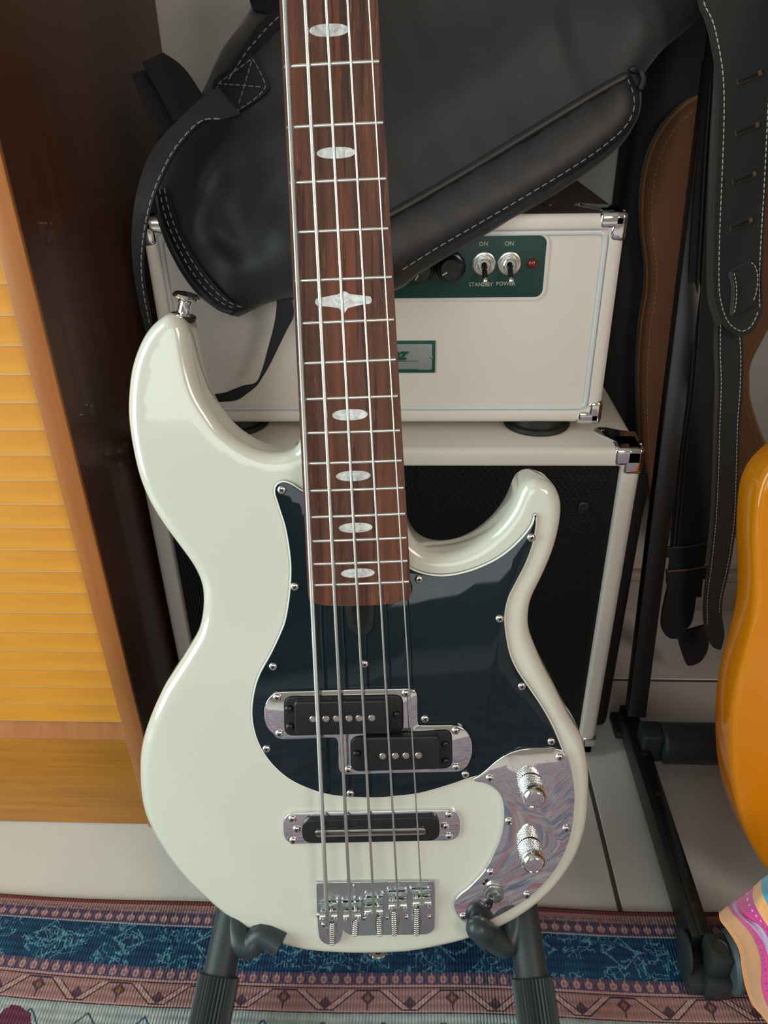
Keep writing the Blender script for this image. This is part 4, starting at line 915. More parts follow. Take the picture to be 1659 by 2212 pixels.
bo = [(649, 954), (613, 963), (579, 959), (545, 944), (507, 916), (478, 878), (452, 832), (436, 769), (429, 722), (420, 690), (389, 672), (360, 678), (330, 701), (305, 739), (286, 794), (279, 853), (279, 904), (288, 967), (303, 1030), (326, 1085), (355, 1132), (389, 1178), (419, 1220), (436, 1258), (440, 1298), (434, 1345), (419, 1380), (389, 1425), (355, 1481), (326, 1545), (305, 1612), (300, 1671), (303, 1730), (315, 1777), (343, 1832), (385, 1891), (436, 1941), (503, 1992), (571, 2022), (630, 2041), (714, 2051), (799, 2053), (883, 2049), (955, 2036), (1010, 2022), (1083, 1995), (1138, 1963), (1193, 1917), (1239, 1853), (1264, 1784), (1271, 1711), (1270, 1656), (1261, 1606), (1239, 1551), (1211, 1505), (1184, 1450), (1158, 1400), (1143, 1361), (1141, 1322), (1148, 1288), (1172, 1239), (1196, 1180), (1210, 1117), (1209, 1073), (1191, 1039), (1167, 1020), (1143, 1012), (1123, 1017), (1109, 1032), (1099, 1059), (1084, 1088), (1055, 1122), (1016, 1151), (977, 1166), (938, 1168), (909, 1158), (891, 1141), (880, 1120)]
RO = 0.0095
pts0 = [L2(x, y, ZT - .010) for x, y in bo]; sgn = 1 if area2(pts0) > 0 else -1; P = []
camL = Vector(((CAM - BO).dot(BX), (CAM - BO).dot(BY), (CAM - BO).dot(BZ)))
for i, (x, y) in enumerate(bo):
    a = pts0[i - 1]; b_ = pts0[(i + 1) % len(bo)]; tn = (b_ - a).normalized(); on = Vector((tn.y, -tn.x)) * sgn
    d = (Vector((pts0[i].x, pts0[i].y, ZT)) - camL).to_2d()
    P.append(L2(x, y, ZT - .008) if d.dot(on) > 0 else L2(x, y, ZB + .010))
P += [L2(860, 1110, ZT), L2(670, 950, ZT)]
P = ccw([tuple(p) for p in P]); sp = spline([Vector((a, b_, 0)) for a, b_ in P], 8, True)
P = resample([(p.x, p.y) for p in sp], .0028)
for _ in range(3): P = [P[i] * .5 + (P[i - 1] + P[(i + 1) % len(P)]) * .25 for i in range(len(P))]
# forearm contour: top surface falls away beyond a diagonal line at the lower left
ca, cb_ = L2(355, 1600, ZT), L2(640, 2010, ZT); cn = (cb_ - ca).normalized(); cnn = Vector((-cn.y, cn.x))
if cnn.dot(L2(330, 1900, ZT) - ca) < 0: cnn = -cnn
def ztop(q):
    s_ = cnn.dot(Vector((q[0], q[1])) - ca) - .002
    return ZT - (0.0 if s_ <= 0 else min(.012, .13 * s_ * (s_ / (s_ + .010))))
n = len(P); rings = []
for k in range(6):
    a = math.pi / 2 * (1 - k / 5); rings.append([(p, ZB + RO * (1 - math.sin(a)), 0) for p in offset(P, RO * (1 - math.cos(a)))])
for k in range(8):
    a = math.pi / 2 * k / 7; rings.append([(p, -RO * (1 - math.sin(a)), 1) for p in offset(P, RO * (1 - math.cos(a)))])
rings[0] = rings[0]
V = []; Fc = []
for r_ in rings: V += [Vector((p.x, p.y, z if not top else ztop(p) + z)) for p, z, top in r_]
for k in range(len(rings) - 1):
    for i in range(n): j = (i + 1) % n; Fc.append((k * n + i, k * n + j, (k + 1) * n + j, (k + 1) * n + i))
inner = [p for p, _, _ in rings[-1]]; v2, t2 = mirror_fill(inner, .0065); base = len(V)
V += [Vector((q.x, q.y, ZB)) for q in v2]; Fc += [tuple(i + base for i in f)[::-1] for f in t2]; base = len(V)
V += [Vector((q.x, q.y, ztop(q))) for q in v2]; Fc += [tuple(i + base for i in f) for f in t2]
body = obj('body', V, Fc, 'cream_lacquer', bass, 60, Wm=BM)
ZTOP = ZT
def bplate(name, poly, z0, z1, bev, m, parent=bass, smooth_m=0, label=None):
    if smooth_m: poly = [(p.x, p.y) for p in spline([Vector((p[0], p[1], 0)) for p in poly], smooth_m, True)]
    o = obj(name, *plate([Vector(p[:2]) for p in poly], z0, z1, bev), m, parent, Wm=BM)
    if label: o['label'] = label
    return o
# pickguard, three plies
ZP = ZT + .0026
ctl_top = [(1021.6, 1684), (1034, 1676), (1051, 1663), (1070, 1646), (1096, 1629), (1121, 1620), (1151, 1616), (1183, 1616), (1211, 1620)]
pgo = [(653.5, 1058.6), (636, 1047), (624, 1041), (613, 1038), (601, 1041), (592, 1050), (590, 1065), (594, 1079), (603, 1107), (613, 1139), (621, 1183), (625, 1223), (624, 1264), (620, 1302), (613, 1340), (604, 1365), (583, 1410), (558, 1456), (546, 1494), (541, 1536), (545, 1574), (558, 1612), (583, 1650), (621, 1684), (668, 1707), (714, 1720), (765, 1725), (815, 1726), (862, 1722), (908, 1716), (972, 1698), (1012, 1684)] + \
      [(1040, 1676), (1066, 1657), (1100, 1640), (1150, 1630), (1200, 1640), (1219, 1628)] + \
      [(1215, 1612), (1197, 1569), (1174.5, 1528), (1147, 1487), (1119.6, 1446), (1104, 1410), (1095, 1361), (1094, 1327), (1101, 1293), (1118, 1258.5), (1138, 1219.5), (1154, 1176), (1161, 1136), (1161, 1114), (1157, 1109), (1153, 1113), (1147.6, 1132), (1130.5, 1156), (1103.7, 1183), (1074, 1205), (1040, 1222), (1006, 1234), (967, 1241.5), (928, 1240), (889, 1227)] + [(860, 1200), (760, 1130), (690, 1075)]
PG = [L2(x, y, ZP) for x, y in pgo]; PG = ccw([tuple(p) for p in PG])
PGs = resample([(p.x, p.y) for p in spline([Vector((a, b_, 0)) for a, b_ in PG], 5, True)], .0022)
pg = obj('pickguard', *plate(PGs, ZT + .0001, ZT + .0009, 0), 'pickguard_black', bass, Wm=BM)
link('white_ply', mesh('white_ply', *plate(offset(PGs, .0001), ZT + .0009, ZT + .0019, 0.0006, 2), 'pickguard_white'), pg, BM)['label'] = 'thin white middle ply at the edge'
link('top_ply', mesh('top_ply', *plate(offset(PGs, .0013), ZT + .0012, ZP, 0.0004, 2), 'pickguard_black'), pg, BM)
# truss rod slot
q = [L2(x, y, ZP) for x, y in ((751, 1290), (751, 1345), (757, 1360), (770, 1369), (782, 1372), (795, 1368), (805, 1357), (808, 1342), (806, 1290))]
bplate('truss_rod_recess', q, ZP - .0002, ZP + .0016, .0008, 'pickup_black', smooth_m=3)
q = [L2(x, y, ZP + .0016) for x, y in ((762, 1290), (762, 1338), (768, 1352), (782, 1358), (793, 1350), (797, 1335), (795, 1290))]
bplate('recess_opening', q, ZP + .0010, ZP + .0018, 0, 'black_void', smooth_m=3)
# chrome control plate
co_ = ctl_top + [(1223.5, 1629), (1232, 1650), (1238, 1682), (1241.5, 1718), (1240, 1754), (1236, 1788), (1228, 1820), (1213, 1856), (1189.5, 1892), (1164, 1920), (1134, 1945), (1098, 1967), (1062, 1986), (1030, 1996), (1002.5, 1992), (987.6, 1977), (981, 1960), (983, 1945.5), (994, 1933), (1011, 1920), (1030, 1901), (1045, 1884), (1058, 1863), (1070.5, 1837), (1081, 1812), (1087.5, 1782), (1088.6, 1754), (1085, 1729), (1077, 1712), (1062, 1699), (1045, 1691.6), (1028, 1689)]
q = resample([(p.x, p.y) for p in spline([L2(x, y, ZT + .0035).to_3d() for x, y in co_], 5, True)], .002)
cpl = obj('control_plate', *plate(q, ZT + .0001, ZT + .0036, .0006), 'chrome_plate', bass, Wm=BM); ZC = ZT + .0036
# screws: dome head with a cross recess, shared mesh
def screw_mesh(name, r, m='nickel'):
    V = MB(); h = r * .55
    V.add(lathe([(r * 1.0, 0), (r, h * .25), (r * .85, h * .7), (r * .5, h * .95), (r * .001, h)], 18))
    me = mesh(name, *V.vf(), [m, 'black_void'], 50)
    bm = bmesh.new(); bm.from_mesh(me)
    for a in (0, math.pi / 2):
        vs = [bm.verts.new(Matrix.Rotation(a, 3, 'Z') @ Vector(p)) for p in ((-r * .52, -r * .13, h * .93), (r * .52, -r * .13, h * .93), (r * .52, r * .13, h * .93), (-r * .52, r * .13, h * .93), (-r * .1, -r * .13, h * 1.06), (r * .1, -r * .13, h * 1.06), (r * .1, r * .13, h * 1.06), (-r * .1, r * .13, h * 1.06))]
        for f in ((0, 1, 5, 4), (1, 2, 6, 5), (2, 3, 7, 6), (3, 0, 4, 7), (4, 5, 6, 7)): bm.faces.new([vs[i] for i in f]).material_index = 1
    bm.to_mesh(me); bm.free(); return me
SM, SMs, SMb = screw_mesh('screw', .0031), screw_mesh('screw_small', .0022), screw_mesh('screw_black', .0030, 'black_plastic')
def screw(px, py, z, me=SM, parent=bass):
    p = L3(px, py, z); return link('screw', me, parent, BM @ Matrix.Translation(p) @ Matrix.Rotation(random.uniform(0, 1.5), 4, 'Z'))
for x, y in ((609, 1058), (637, 1267), (905, 1251), (1147.5, 1161), (1079.5, 1336), (1127, 1482), (1191, 1601), (1005, 1672), (757, 1713.5), (576, 1617), (590, 1439.5), (787.5, 1434), (918, 1552)): screw(x, y, ZP)
for x, y in ((1057.7, 1681), (1208.6, 1635.7), (1099, 1773.8), (1223, 1790), (1059.4, 1884), (1138, 1932.7), (1000, 1979.5)): screw(x, y, ZC)
# stacked knurled control knobs
def bass_knob(pb, pt):
    p = L3(*pb, ZC); M = BM @ Matrix.Translation(p)
    # height chosen so that the cap sits where the cap is
    best = min((abs(L3(*pt, ZC + h).y - p.y) + abs(L3(*pt, ZC + h).x - p.x), h) for h in [k * .0005 for k in range(20, 70)]); h = best[1]
    R = .0097; k = h / .024
    na, nh = 180, 32; Lk = []
    for j in range(nh + 1):
        z = .0006 + (.0166 * k - .0006) * j / nh; row = []
        for i in range(na):
            an = 2 * math.pi * i / na; u = an * 30 / (2 * math.pi); w_ = z / .0019
            d_ = max(abs(((u + w_) % 1) - .5), abs(((u - w_) % 1) - .5)) * 2
            r_ = R * .975 + .00038 * (1 - d_) ** .8 * (0 if j in (0, nh) else 1)
            row.append(Vector((r_ * math.cos(an), r_ * math.sin(an), z)))
        Lk.append(row)
    o = obj('control_knob', *loops(Lk), 'chrome_soft', bass, 25, Wm=M)
    link('cap', mesh('cap', *lathe([(R * .96, .0168 * k), (R * .94, .0185 * k), (R * .86, .0212 * k), (R * .68, .0234 * k), (R * .62, .0238 * k), (R * .58, .0235 * k), (R * .30, .0238 * k), (R * .001, .0240 * k)], 40), 'chrome'), o, M)
    return h
bass_knob((1146, 1694), (1159, 1729)); bass_knob((1144, 1832), (1155, 1871))
p = L3(1066, 1926, ZC); M = BM @ Matrix.Translation(p)
sw = obj('toggle_switch', *lathe([(.0083, 0), (.0083, .0010), (.0079, .0012), (.0079, .0036), (.0072, .0042), (.0062, .0042), (.0062, .0060), (.0054, .0068), (.0042, .0068), (.0036, .0056)], 36), 'lined_chrome', bass, Wm=M)
tp = L3(1054, 1955, ZC + .0135) - p
link('lever', mesh('lever', *tube([(0, 0, .0045), tuple(Vector((0, 0, .0045)).lerp(tp, .6)), tuple(tp)], [.0020, .0022, .0026], 14), 'chrome'), sw, M)
link('lever_tip', mesh('lever_tip', *tube([tuple(Vector((0, 0, .0045)).lerp(tp, .72)), tuple(tp)], [.0028, .0034], 16), 'black_plastic'), sw, M)
# split pickup in its chrome surround
Q3 = lambda x, y: (540 + x / 3.19, 1450 + y / 3.19)
ring = [(95, 300), (110, 220), (150, 168), (205, 145), (400, 138), (700, 128), (1000, 123), (1095, 122), (1140, 138), (1152, 180), (1154, 300), (1158, 366), (1180, 375), (1300, 374), (1420, 376), (1490, 412), (1525, 480), (1530, 560), (1505, 640), (1450, 688), (1350, 695), (1000, 703), (700, 712), (650, 712), (620, 690), (610, 650), (609, 560), (606, 490), (590, 463), (560, 459), (500, 460), (225, 470), (160, 432), (115, 380)]
ZR = ZP + .0022
q = resample([(p.x, p.y) for p in spline([L2(*Q3(x, y), ZR).to_3d() for x, y in ring], 5, True)], .0016)
sr = obj('pickup_surround', *plate(q, ZP + .0001, ZR, .0005), 'chrome_plate', bass, Wm=BM)
def quadpx(pts, z, f, r, n=5):
    """rounded quad through four pixel corners (tl,tr,br,bl)"""
    c = [L2(*f(*p), z) for p in pts]; out = []
    for i in range(4):
        a, b_, d = c[i - 1], c[i], c[(i + 1) % 4]; u = (a - b_).normalized(); w = (d - b_).normalized()
        for k in range(n + 1):
            t_ = k / n; p0, p1, p2 = b_ + u * r, b_, b_ + w * r; out.append(p0 * (1 - t_) ** 2 + p1 * 2 * t_ * (1 - t_) + p2 * t_ ** 2)
    return out
def split_pickup(base, block, screws, poles):
    zb, zt_ = ZR + .0014, ZR + .0068
    w = bplate('recess_edge', quadpx(base, ZR + .0003, Q3, .007), ZR - .0001, ZR + .0003, 0, 'black_void')
    o = bplate('pickup', quadpx([(base[0][0] + 8, base[0][1] + 8), (base[1][0] - 8, base[1][1] + 8), (base[2][0] - 8, base[2][1] - 6), (base[3][0] + 8, base[3][1] - 6)], zb, Q3, .006), ZR, zb, .0006, 'pickup_black')
    b_ = link('pickup_cover', mesh('pickup_cover', *plate(quadpx(block, zt_, Q3, .0035), zb - .0002, zt_, .0016, 4), 'pickup_black'), o, BM)
    for x, y in screws: link('screw', SMb, o, BM @ Matrix.Translation(L3(*Q3(x, y), zb + .0003)))
    for x, y in poles: link('pole_piece', PM, o, BM @ Matrix.Translation(L3(*Q3(x, y), zt_ - .0001)))
PM = mesh('pole_piece', *lathe([(.0026, -.001), (.0026, .0006), (.0022, .0010), (.0001, .0011)], 20), 'blade_metal')
split_pickup([(232, 172), (1055, 160), (1060, 425), (238, 445)], [(302, 212), (945, 198), (968, 436), (308, 444)], ((268, 262), (277, 385), (1012, 300)), ((435, 328), (524, 326), (596, 325), (683, 323), (752, 322), (840, 320)))
split_pickup([(690, 450), (1392, 398), (1396, 668), (695, 690)], [(784, 458), (1302, 448), (1306, 680), (790, 692)], ((738, 570), (1345, 505), (1348, 622)), ((915, 583), (1002, 581), (1075, 580), (1162, 578)))
for x, y in ((187, 180), (203, 430), (1075, 152), (1418, 410), (1420, 660), (678, 680)): screw(*Q3(x, y), ZR)
# bridge pickup
Q4 = lambda x, y: (560 + x / 3.318, 1700 + y / 3.318)
ZR2 = ZT + .0026
bplate('pickup_ring', quadpx([(168, 188), (1440, 160), (1442, 385), (176, 412)], ZR2, Q4, .0112, 10), ZT + .0001, ZR2, .0006, 'chrome_plate')
zb = ZR2 + .0046
bp_ = bplate('bridge_pickup', quadpx([(303, 240), (1292, 212), (1296, 388), (308, 408)], zb, Q4, .0088, 10), ZR2 - .0002, zb, .0010, 'pickup_black')
bl = quadpx([(396, 310), (1196, 292), (1199, 340), (400, 358)], zb + .001, Q4, .0035, 4)
link('blade', mesh('blade', *plate(bl, zb - .0002, zb + .0016, .0004), 'blade_metal'), bp_, BM)
for x, y in ((237, 228), (268, 302), (243, 383), (1360, 200), (1332, 280), (1358, 352)): screw(*Q4(x, y), ZR2)
# bridge
Q1 = lambda x, y: (600 + x / 4.1475, 1850 + y / 4.1475)
br = [(345, 275), (352, 245), (375, 234), (800, 228), (1365, 221), (1398, 232), (1408, 262), (1407, 600), (1395, 660), (1360, 690), (1290, 704), (1000, 708), (720, 714), (650, 706), (600, 680), (582, 655), (578, 700), (560, 755), (520, 788), (470, 796), (410, 778), (375, 735), (362, 660), (352, 500)]
ZQ = ZT + .0026
q = resample([(p.x, p.y) for p in spline([L2(*Q1(x, y), ZQ).to_3d() for x, y in br], 4, True)], .0016)
bpl = obj('bridge_plate', *plate(q, ZT + .0001, ZQ, .0007), 'chrome_worn', bass, Wm=BM)
ST_TOP = [614.5, 658.8, 704.5, 750.8, 796.7]; ST_BOT = [701.0, 751.4, 802.0, 853.6, 905.0]; SR_ = [.00165, .00130, .00105, .00085, .00058]
SDL = [(440, 522), (650, 520), (860, 480), (1075, 428), (1290, 405)]
ENDS = [[(448, 610), (466, 715)], [(655, 600), (664, 655)], [(862, 600), (872, 652)], [(1078, 560), (1086, 620)], [(1286, 560), (1288, 622)]]
SPR = [((490, 575), (492, 775)), ((702, 540), (692, 695)), ((905, 515), (915, 695)), ((1040, 470), (1048, 690)), ((1245, 445), (1245, 690))]
ZS = .0030
for i in range(5):
    sx, sy = SDL[i]; w = 82
    a, b_ = L3(*Q1(sx - w + (20 if i in (0, 1) else 0), sy + 4), ZQ + .0055), L3(*Q1(sx + w + (15 if i < 2 else 0), sy - 2), ZQ + .0055)
    sd = obj('saddle', *tube([a, a.lerp(b_, .5), b_], .0030, 20, None), 'chrome_soft', bass, Wm=BM)
    c_ = (a + b_) / 2; V = MB()
    V.add(rbox(-.0080, .0080, -.001, .0075, -.0050, -.0036, .0005, 2), Matrix.Translation(c_))
    V.add(rbox(-.0026, .0026, -.0020, .0024, -.003, .0050, .0010, 2), Matrix.Translation(c_))
    link('saddle_block', mesh('saddle_block', *V.vf(), 'chrome_worn'), sd, BM)
    for e in (a, b_): 
        link('grub_screw', GS_ if 'GS_' in globals() else globals().setdefault('GS_', mesh('grub_screw', *lathe([(.0019, -.004), (.0019, .0040), (.0014, .0048), (.0001, .0044)], 12), 'nickel')), sd, BM @ Matrix.Translation(e + Vector((.0 + (.0015 if e is a else -.0015), -.001, .0))))
    # spring around the adjusting screw
    s0, s1_ = L3(*Q1(*SPR[i][0]), ZQ + .0042), L3(*Q1(*SPR[i][1]), ZQ + .0040); d = s1_ - s0; turns = max(9, int(d.length / .0019)); H_ = []
    u = d.normalized(); w1 = u.cross(Vector((0, 0, 1))).normalized(); w2 = u.cross(w1)
    for k in range(turns * 8 + 1): an = 2 * math.pi * k / 8; H_.append(s0 + d * (k / (turns * 8)) + (w1 * math.cos(an) + w2 * math.sin(an)) * .0024)
    V = MB(); V.add(tube(H_, .00062, 6, None)); sp2 = link('spring', mesh('spring', *V.vf(), 'nickel', 60), bpl, BM)
    link('adjusting_screw', mesh('adjusting_screw', *tube([s0 + Vector((0, .012, .0004)), s0, s1_ + d.normalized() * .0015], [.0013, .0013, .0015], 10, None), 'nickel', 60), bpl, BM)
    # the string
    T = W3(L3(ST_TOP[i], 0, ZS)); Bp = W3(L3(*Q1(sx, sy - 18), ZS + .0005)); d = (T - Bp)
    k = Vector((0, 0, 0)); tt = (d).normalized()
    # run on beyond the frame to the nut
    Tn = Bp + tt * .8636 if False else Bp + tt * .868
    e1, e2 = W3(L3(*Q1(*ENDS[i][0]), ZQ + .0045)), W3(L3(*Q1(*ENDS[i][1]), ZQ + .0012))
    r = SR_[i]; path = [Tn, Bp.lerp(Tn, .5), Bp + tt * .004, Bp, e1, e2]; rr = [r, r, r, r * .92, r * .85, r * .8]
    so_ = obj('string', *tube(path, rr, 10, None), 'string_wound' if i == 0 else 'string_fine', bass, 60)
    if i == 0: link('silk_winding', mesh('silk_winding', *tube([e1.lerp(e2, .15), e1.lerp(e2, .9)], r * 1.12, 10, None), 'string_wound'), so_)
for x, y in ((370, 528), (412, 612), (605, 560), (775, 553), (980, 550), (1152, 545), (1358, 542)): screw(*Q1(x, y), ZQ, SMs)
for k, (x, y, l) in enumerate(((430, 400, 30), (535, 400, 45), (580, 400, 40), (680, 290, 60), (735, 400, 50), (788, 350, 55), (940, 350, 60), (988, 310, 50), (1148, 310, 50), (1192, 300, 45), (1350, 300, 40), (480, 440, 40), (690, 390, 50), (895, 385, 45))):
    a, b_ = L3(*Q1(x, y - l / 2), ZQ + .0003), L3(*Q1(x, y + l / 2), ZQ + .0003); link('groove_rib', mesh('groove_rib', *tube([a, b_], [.0009, .0012], 8), 'chrome'), bpl, BM)
# neck, fretboard, frets, inlays
FR = [(7, 612, 143.5, 821, 131.5), (8, 618, 275, 829.5, 264), (9, 624, 395, 836, 385), (10, 630, 502, 841, 493), (11, 634.5, 607, 848, 598), (12, 639, 699, 853, 690), (13, 643, 785.5, 857, 776.5), (14, 646.5, 863, 861, 855.5), (15, 650.5, 936, 866, 930), (16, 653.5, 1002, 870, 995), (17, 656, 1061, 874, 1054), (18, 659, 1118, 877, 1110), (19, 661.5, 1170, 880, 1162), (20, 664, 1219.5, 882, 1212), (21, 666, 1265, 885, 1257)]
fl_, fr_ = [L2(a, b_, 0) for _, a, b_, _, _ in FR], [L2(c_, d, 0) for _, _, _, c_, d in FR]
def fit(pts):
    n = len(pts); sy = sum(p.y for p in pts); sx = sum(p.x for p in pts); syy = sum(p.y ** 2 for p in pts); sxy = sum(p.x * p.y for p in pts)
    m = (n * sxy - sx * sy) / (n * syy - sy * sy); return (sx - m * sy) / n, m
(la, lm), (ra, rm) = fit(fl_), fit(fr_)
NUT = .8636; ex = .0006
bot = [L2(x, y, 0) for x, y in ((664.6, 1266), (665.6, 1284.8), (671, 1298), (696, 1304.7), (753, 1309.5), (810, 1307.6), (867, 1300), (883, 1292), (889.0, 1277), (886, 1257))]
fbp = [Vector((la + lm * NUT - ex, NUT)), Vector((la + lm * bot[0].y - ex, bot[0].y + .003))] + bot[1:9] + [Vector((ra + rm * bot[9].y + ex, bot[9].y + .003)), Vector((ra + rm * NUT + ex, NUT))]
# fretboard cross-section is gently crowned: slice along the neck
def crown(u): return -.0009 * u * u
ys = [NUT - (NUT - bot[1].y) * k / 30 for k in range(31)] + [b_.y for b_ in ()]
V = []; Fc = []; NC = 9
def edges(y):
    xl, xr = la + lm * y - ex, ra + rm * y + ex; return xl, xr
sl_ = []
for y in ys: xl, xr = edges(y); sl_.append([Vector((xl + (xr - xl) * k / (NC - 1), y, crown(2 * k / (NC - 1) - 1))) for k in range(NC)])
ye = bot[4].y; xl, xr = edges(bot[1].y)
sl_.append([Vector((xl + .0005 + (xr - xl - .001) * k / (NC - 1), bot[1].y * .55 + ye * .45 - .0006 * (1 - abs(2 * k / (NC - 1) - 1)), crown(2 * k / (NC - 1) - 1))) for k in range(NC)])
arc = []
for k in range(NC):
    u = 2 * k / (NC - 1) - 1; x = xl + (xr - xl) * k / (NC - 1); x = x * .955 + (xl + xr) / 2 * .045
    arc.append(Vector((x, ye + .0026 * abs(u) ** 3 + (.0005 if abs(u) == 1 else 0), crown(u))))
sl_.append(arc)
for s_ in sl_: V += s_
m = len(sl_)
for i in range(m - 1):
    for k in range(NC - 1): a = i * NC + k; Fc.append((a, a + 1, a + NC + 1, a + NC))
nn_ = len(V); V += [Vector((v.x, v.y, -.0065)) for v in V]; Fc += [tuple(j + nn_ for j in f)[::-1] for f in Fc]
rim = [k for k in range(NC)] + [i * NC + NC - 1 for i in range(1, m)] + [(m - 1) * NC + k for k in range(NC - 2, -1, -1)] + [i * NC for i in range(m - 2, 0, -1)]
for k in range(len(rim)): a, b_ = rim[k], rim[(k + 1) % len(rim)]; Fc.append((a, b_, b_ + nn_, a + nn_))
VW = [W3(v) for v in V]
fb_ = obj('fretboard', VW, Fc, 'rosewood', bass, 40)
# neck behind it (rounded back), headstock and nut
L = []
for y in [bot[2].y + .004, bot[2].y + .09, bot[2].y + .12] + [.40, .5, .6, .7, .8, NUT]:
    xl, xr = edges(y); c_, hw = (xl + xr) / 2, (xr - xl) / 2; heel = y < bot[2].y + .10; dp = .030 if heel else .0145
    e_ = 1.0 if heel else .62
    L.append([Vector((c_ + hw * math.cos(a) * .998, y, -.0065 - dp * (abs(math.sin(a)) ** e_))) for a in [math.pi * k / 12 for k in range(13)]])
obj('neck', [W3(v) for v in loops(L)[0]], loops(L)[1], 'neck_side', bass, 40)
xl, xr = edges(NUT); c_ = (xl + xr) / 2
bplate('nut', [Vector((xl, NUT)), Vector((xr, NUT)), Vector((xr, NUT + .005)), Vector((xl, NUT + .005))], -.006, .0022, .0006, 'pearl')
hs = [(-.024, 0), (.024, 0), (.034, .03), (.037, .12), (.030, .20), (.005, .232), (-.028, .215), (-.040, .12), (-.036, .03)]
hso = bplate('headstock', [Vector((c_ + x, NUT + .005 + y)) for x, y in hs], -.018, -.006, .0015, 'maple', smooth_m=5)
for k in range(5):
    sx = -1 if k < 3 else 1; yy = NUT + .045 + (k if k < 3 else k - 3) * .055; xx = c_ + sx * .020
    link('tuning_post', mesh('tuning_post', *lathe([(.0085, -.006), (.0085, -.004), (.0045, -.0035), (.0045, .008), (.0052, .010), (.0001, .0102)], 16), 'chrome'), hso, BM @ Matrix.Translation((xx, yy, 0)))
for n_ in range(1, 22):
    if n_ >= 7: _, ax_, ay_, bx_, by_ = FR[n_ - 7]; a, b_ = L2(ax_, ay_, 0), L2(bx_, by_, 0)
    else: y = NUT * 2 ** (-n_ / 12); a, b_ = Vector((edges(y)[0], y)), Vector((edges(y)[1], y))
    pts_ = [];
    for k in range(9): t_ = k / 8; p = a.lerp(b_, t_); pts_.append(Vector((p.x, p.y, crown(2 * t_ - 1) + .0001)))
    V = []; Fc = []; pf = [(-.0014, -.0006), (-.0011, .0006), (-.0005, .0010), (.0005, .0010), (.0011, .0006), (.0014, -.0006)]
    d = (pts_[-1] - pts_[0]).normalized(); s_ = Vector((-d.y, d.x, 0))
    Lf = [[p + s_ * u + Vector((0, 0, w)) for u, w in pf] for p in pts_]; Lf[0] = [v + d * (.0012 * max(0, (v.z + .0008) / .002)) for v in Lf[0]]; Lf[-1] = [v - d * (.0012 * max(0, (v.z + .0008) / .002)) for v in Lf[-1]]
    vv, ff = loops(Lf); link('fret', mesh('fret', vv, ff, 'fret_metal', 50), fb_, BM)
for n_, cx_, cy_, hw, hh in ((7, 711, 65, 43, 14), (9, 726, 330, 42, 12.5), (12, 742, 650, 61, 20), (15, 756, 896, 38.5, 12), (17, 763, 1028, 37.5, 11), (19, 768, 1140, 36.5, 10.5), (21, 773, 1238, 36.5, 10)):
    P_ = []; zi_ = .00012
    if n_ == 12: shp = [(-1, -.15), (-1, .15), (-.93, .42), (-.75, .45), (-.45, .62), (-.2, .72), (-.08, 1.0), (.02, 1.05), (.1, .95), (.22, .72), (.5, .6), (.8, .45), (.95, .38), (1, .1), (1, -.2), (.93, -.42), (.7, -.45), (.4, -.62), (.15, -.8), (.06, -1.25), (0, -1.3), (-.06, -1.2), (-.15, -.8), (-.4, -.62), (-.7, -.5), (-.93, -.42)]
    else: shp = [(math.copysign(abs(math.cos(a)) ** .75, math.cos(a)), math.copysign(abs(math.sin(a)) ** 1.05, math.sin(a))) for a in [2 * math.pi * k / 36 for k in range(36)]]
    for u, w in shp: P_.append(L2(cx_ + u * hw, cy_ - w * hh - u * hw * .035, zi_))
    pvv, pff = plate(P_, -.0006, zi_, 0); link('inlay', mesh('inlay', pvv, pff, 'pearl'), fb_, BM)
for n_ in (3, 5):
    y = NUT * (2 ** (-(n_ - 1) / 12) + 2 ** (-n_ / 12)) / 2; xl, xr = edges(y)
    link('inlay', mesh('inlay', *plate([Vector(((xl + xr) / 2 + .0125 * math.cos(2 * math.pi * k / 24), y + .0035 * math.sin(2 * math.pi * k / 24))) for k in range(24)], -.0006, .00012, 0), 'pearl'), fb_, BM)
# strap buttons
def button(p, d, parent=bass, k=1.0):
    q_ = d.normalized().to_track_quat('Z', 'Y').to_matrix().to_4x4()
    obj('strap_button', *lathe([(.0065 * k, -.002), (.0066 * k, .0010), (.0046 * k, .0020), (.0040 * k, .0075), (.0050 * k, .0100), (.0086 * k, .0118), (.0090 * k, .0128), (.0078 * k, .0142), (.0001, .0150)], 28), 'chrome', parent, Wm=Matrix.Translation(p) @ q_)
    obj('felt_washer', *lathe([(.0075 * k, -.003), (.0082 * k, -.002), (.0082 * k, .0002), (.0070 * k, .0008)], 24), 'rubber', parent, Wm=Matrix.Translation(p) @ q_)
h0 = L3(397, 681, ZT - .020); button(W3(h0), BM.to_3x3() @ Vector((.28, .95, .16)))
h1 = L3(817, 2050, ZT - .020); h1 = Vector((h1.x, min(p.y for p in P) if False else L3(815, 2052, ZT - .008).y, ZT - .021)); button(W3(h1), BM.to_3x3() @ Vector((0, -1, 0)), k=1.05)

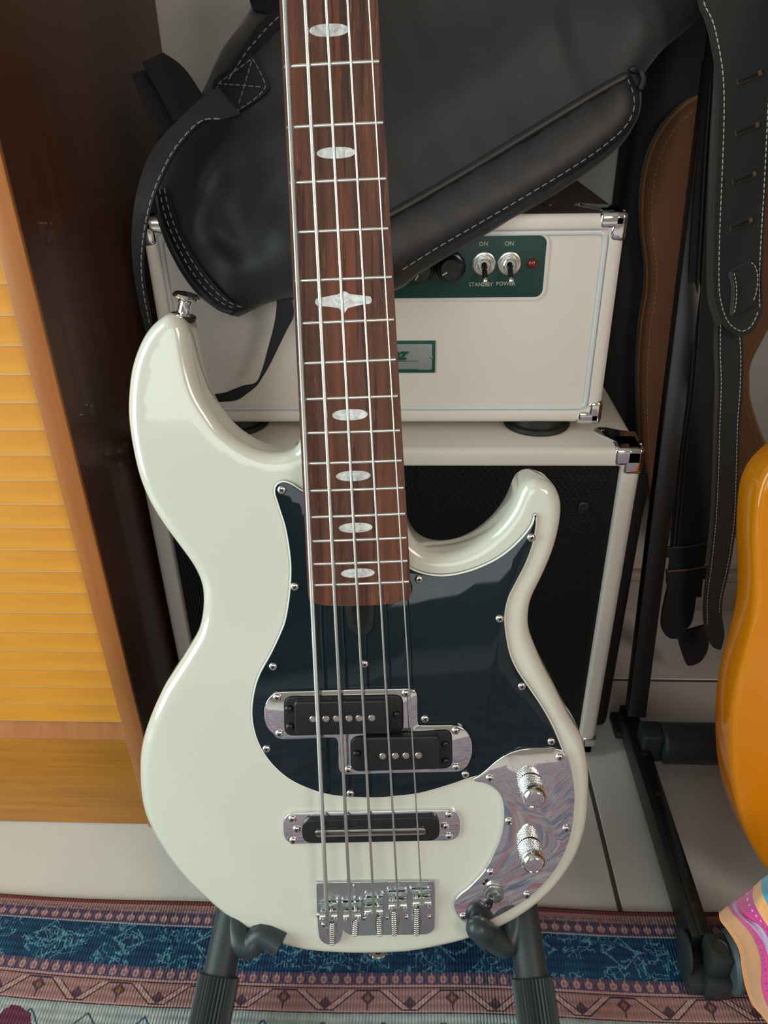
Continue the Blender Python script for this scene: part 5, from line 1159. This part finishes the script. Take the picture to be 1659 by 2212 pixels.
# ------------------------------------------------------------------ floor stand carrying the bass
stn = thing('guitar_stand', (-.03, .36, 0), 'black foam-covered guitar stand holding the cream bass', 'stand')
def ribbed(P0, P1, r, n=34):
    P0, P1 = Vector(P0), Vector(P1); d = (P1 - P0); u = d.normalized(); a = u.orthogonal().normalized(); b_ = u.cross(a); L = []
    for t_, k in ((0, .90), (.01, 1), (.5, 1), (.99, 1), (1, .9)):
        L.append([P0 + d * t_ + (a * math.cos(2 * math.pi * i / (2 * n)) + b_ * math.sin(2 * math.pi * i / (2 * n))) * r * k * (1 if i % 2 else .90) for i in range(2 * n)])
    return loops(L)
def leg(ptop, pbot, zt, zb_, px_split):
    A, B = HZ(*ptop, zt), HZ(*pbot, zb_); d = B - A
    Sp = A + d * px_split
    lg = obj('leg', *tube([A - d * .25, A, Sp + d * .05], .0130, 24), 'foam', stn)
    End = A + d * ((A.z - .022) / (A.z - B.z)) if False else B + d * .30
    link('rubber_grip', mesh('rubber_grip', *ribbed(Sp, Vector((B + d * .9)) if (B + d * .9).z > .02 else B + d * ((B.z - .020) / (A.z - B.z)), .0163), 'foam'), lg)
leg((500, 1975), (452, 2212), .088, .046, .56)
leg((1128, 1965), (1163, 2212), .088, .046, .60)
# crossbar and rear upright behind the body
A, B = HZ(500, 1975, .088), HZ(1128, 1965, .088)
A2, B2 = A + Vector((.004, .02, .012)), B + Vector((-.004, .02, .012)); mid = (A2 + B2) / 2 + Vector((0, .055, .03))
obj('yoke', *tube(spline([A2, A2.lerp(mid, .5) + Vector((0, .012, 0)), mid, B2.lerp(mid, .5) + Vector((0, .012, 0)), B2], 5), .0105, 16), 'black_steel', stn)
obj('rear_leg', *tube([mid, Vector((mid.x, .60, .018))], .0105, 16), 'black_steel', stn)
# cradle arms: left one ends in a cut tube, right one in a rounded tip
al = [HZ(490, 1975, .100) + Vector((0, .020, 0)), HZ(515, 2022, .082), HZ(542, 2030, .079) - Vector((0, .004, 0)), HZ(566, 2020, .086), HZ(607, 2042, .082)]
obj('cradle_arm', *tube(spline(al, 6), [.0100] * 7 + [.0106] * 8 + [.0098] * 10, 22, None), 'foam_smooth', stn)
ar = [HZ(1116, 1955, .104) + Vector((0, .026, 0)), HZ(1112, 2010, .086) + Vector((0, .008, 0)), HZ(1092, 2040, .078), HZ(1058, 2016, .090) - Vector((0, .003, 0)), HZ(1031, 1989, .104) - Vector((0, .006, 0))]
obj('cradle_arm', *tube(spline(ar, 6), .0096, 22), 'foam_smooth', stn)
obj('arm_tip', *tube([ar[-1] + (ar[-2] - ar[-1]) * .6, ar[-1]], [.0101, .0097], 24), 'foam_smooth', stn)
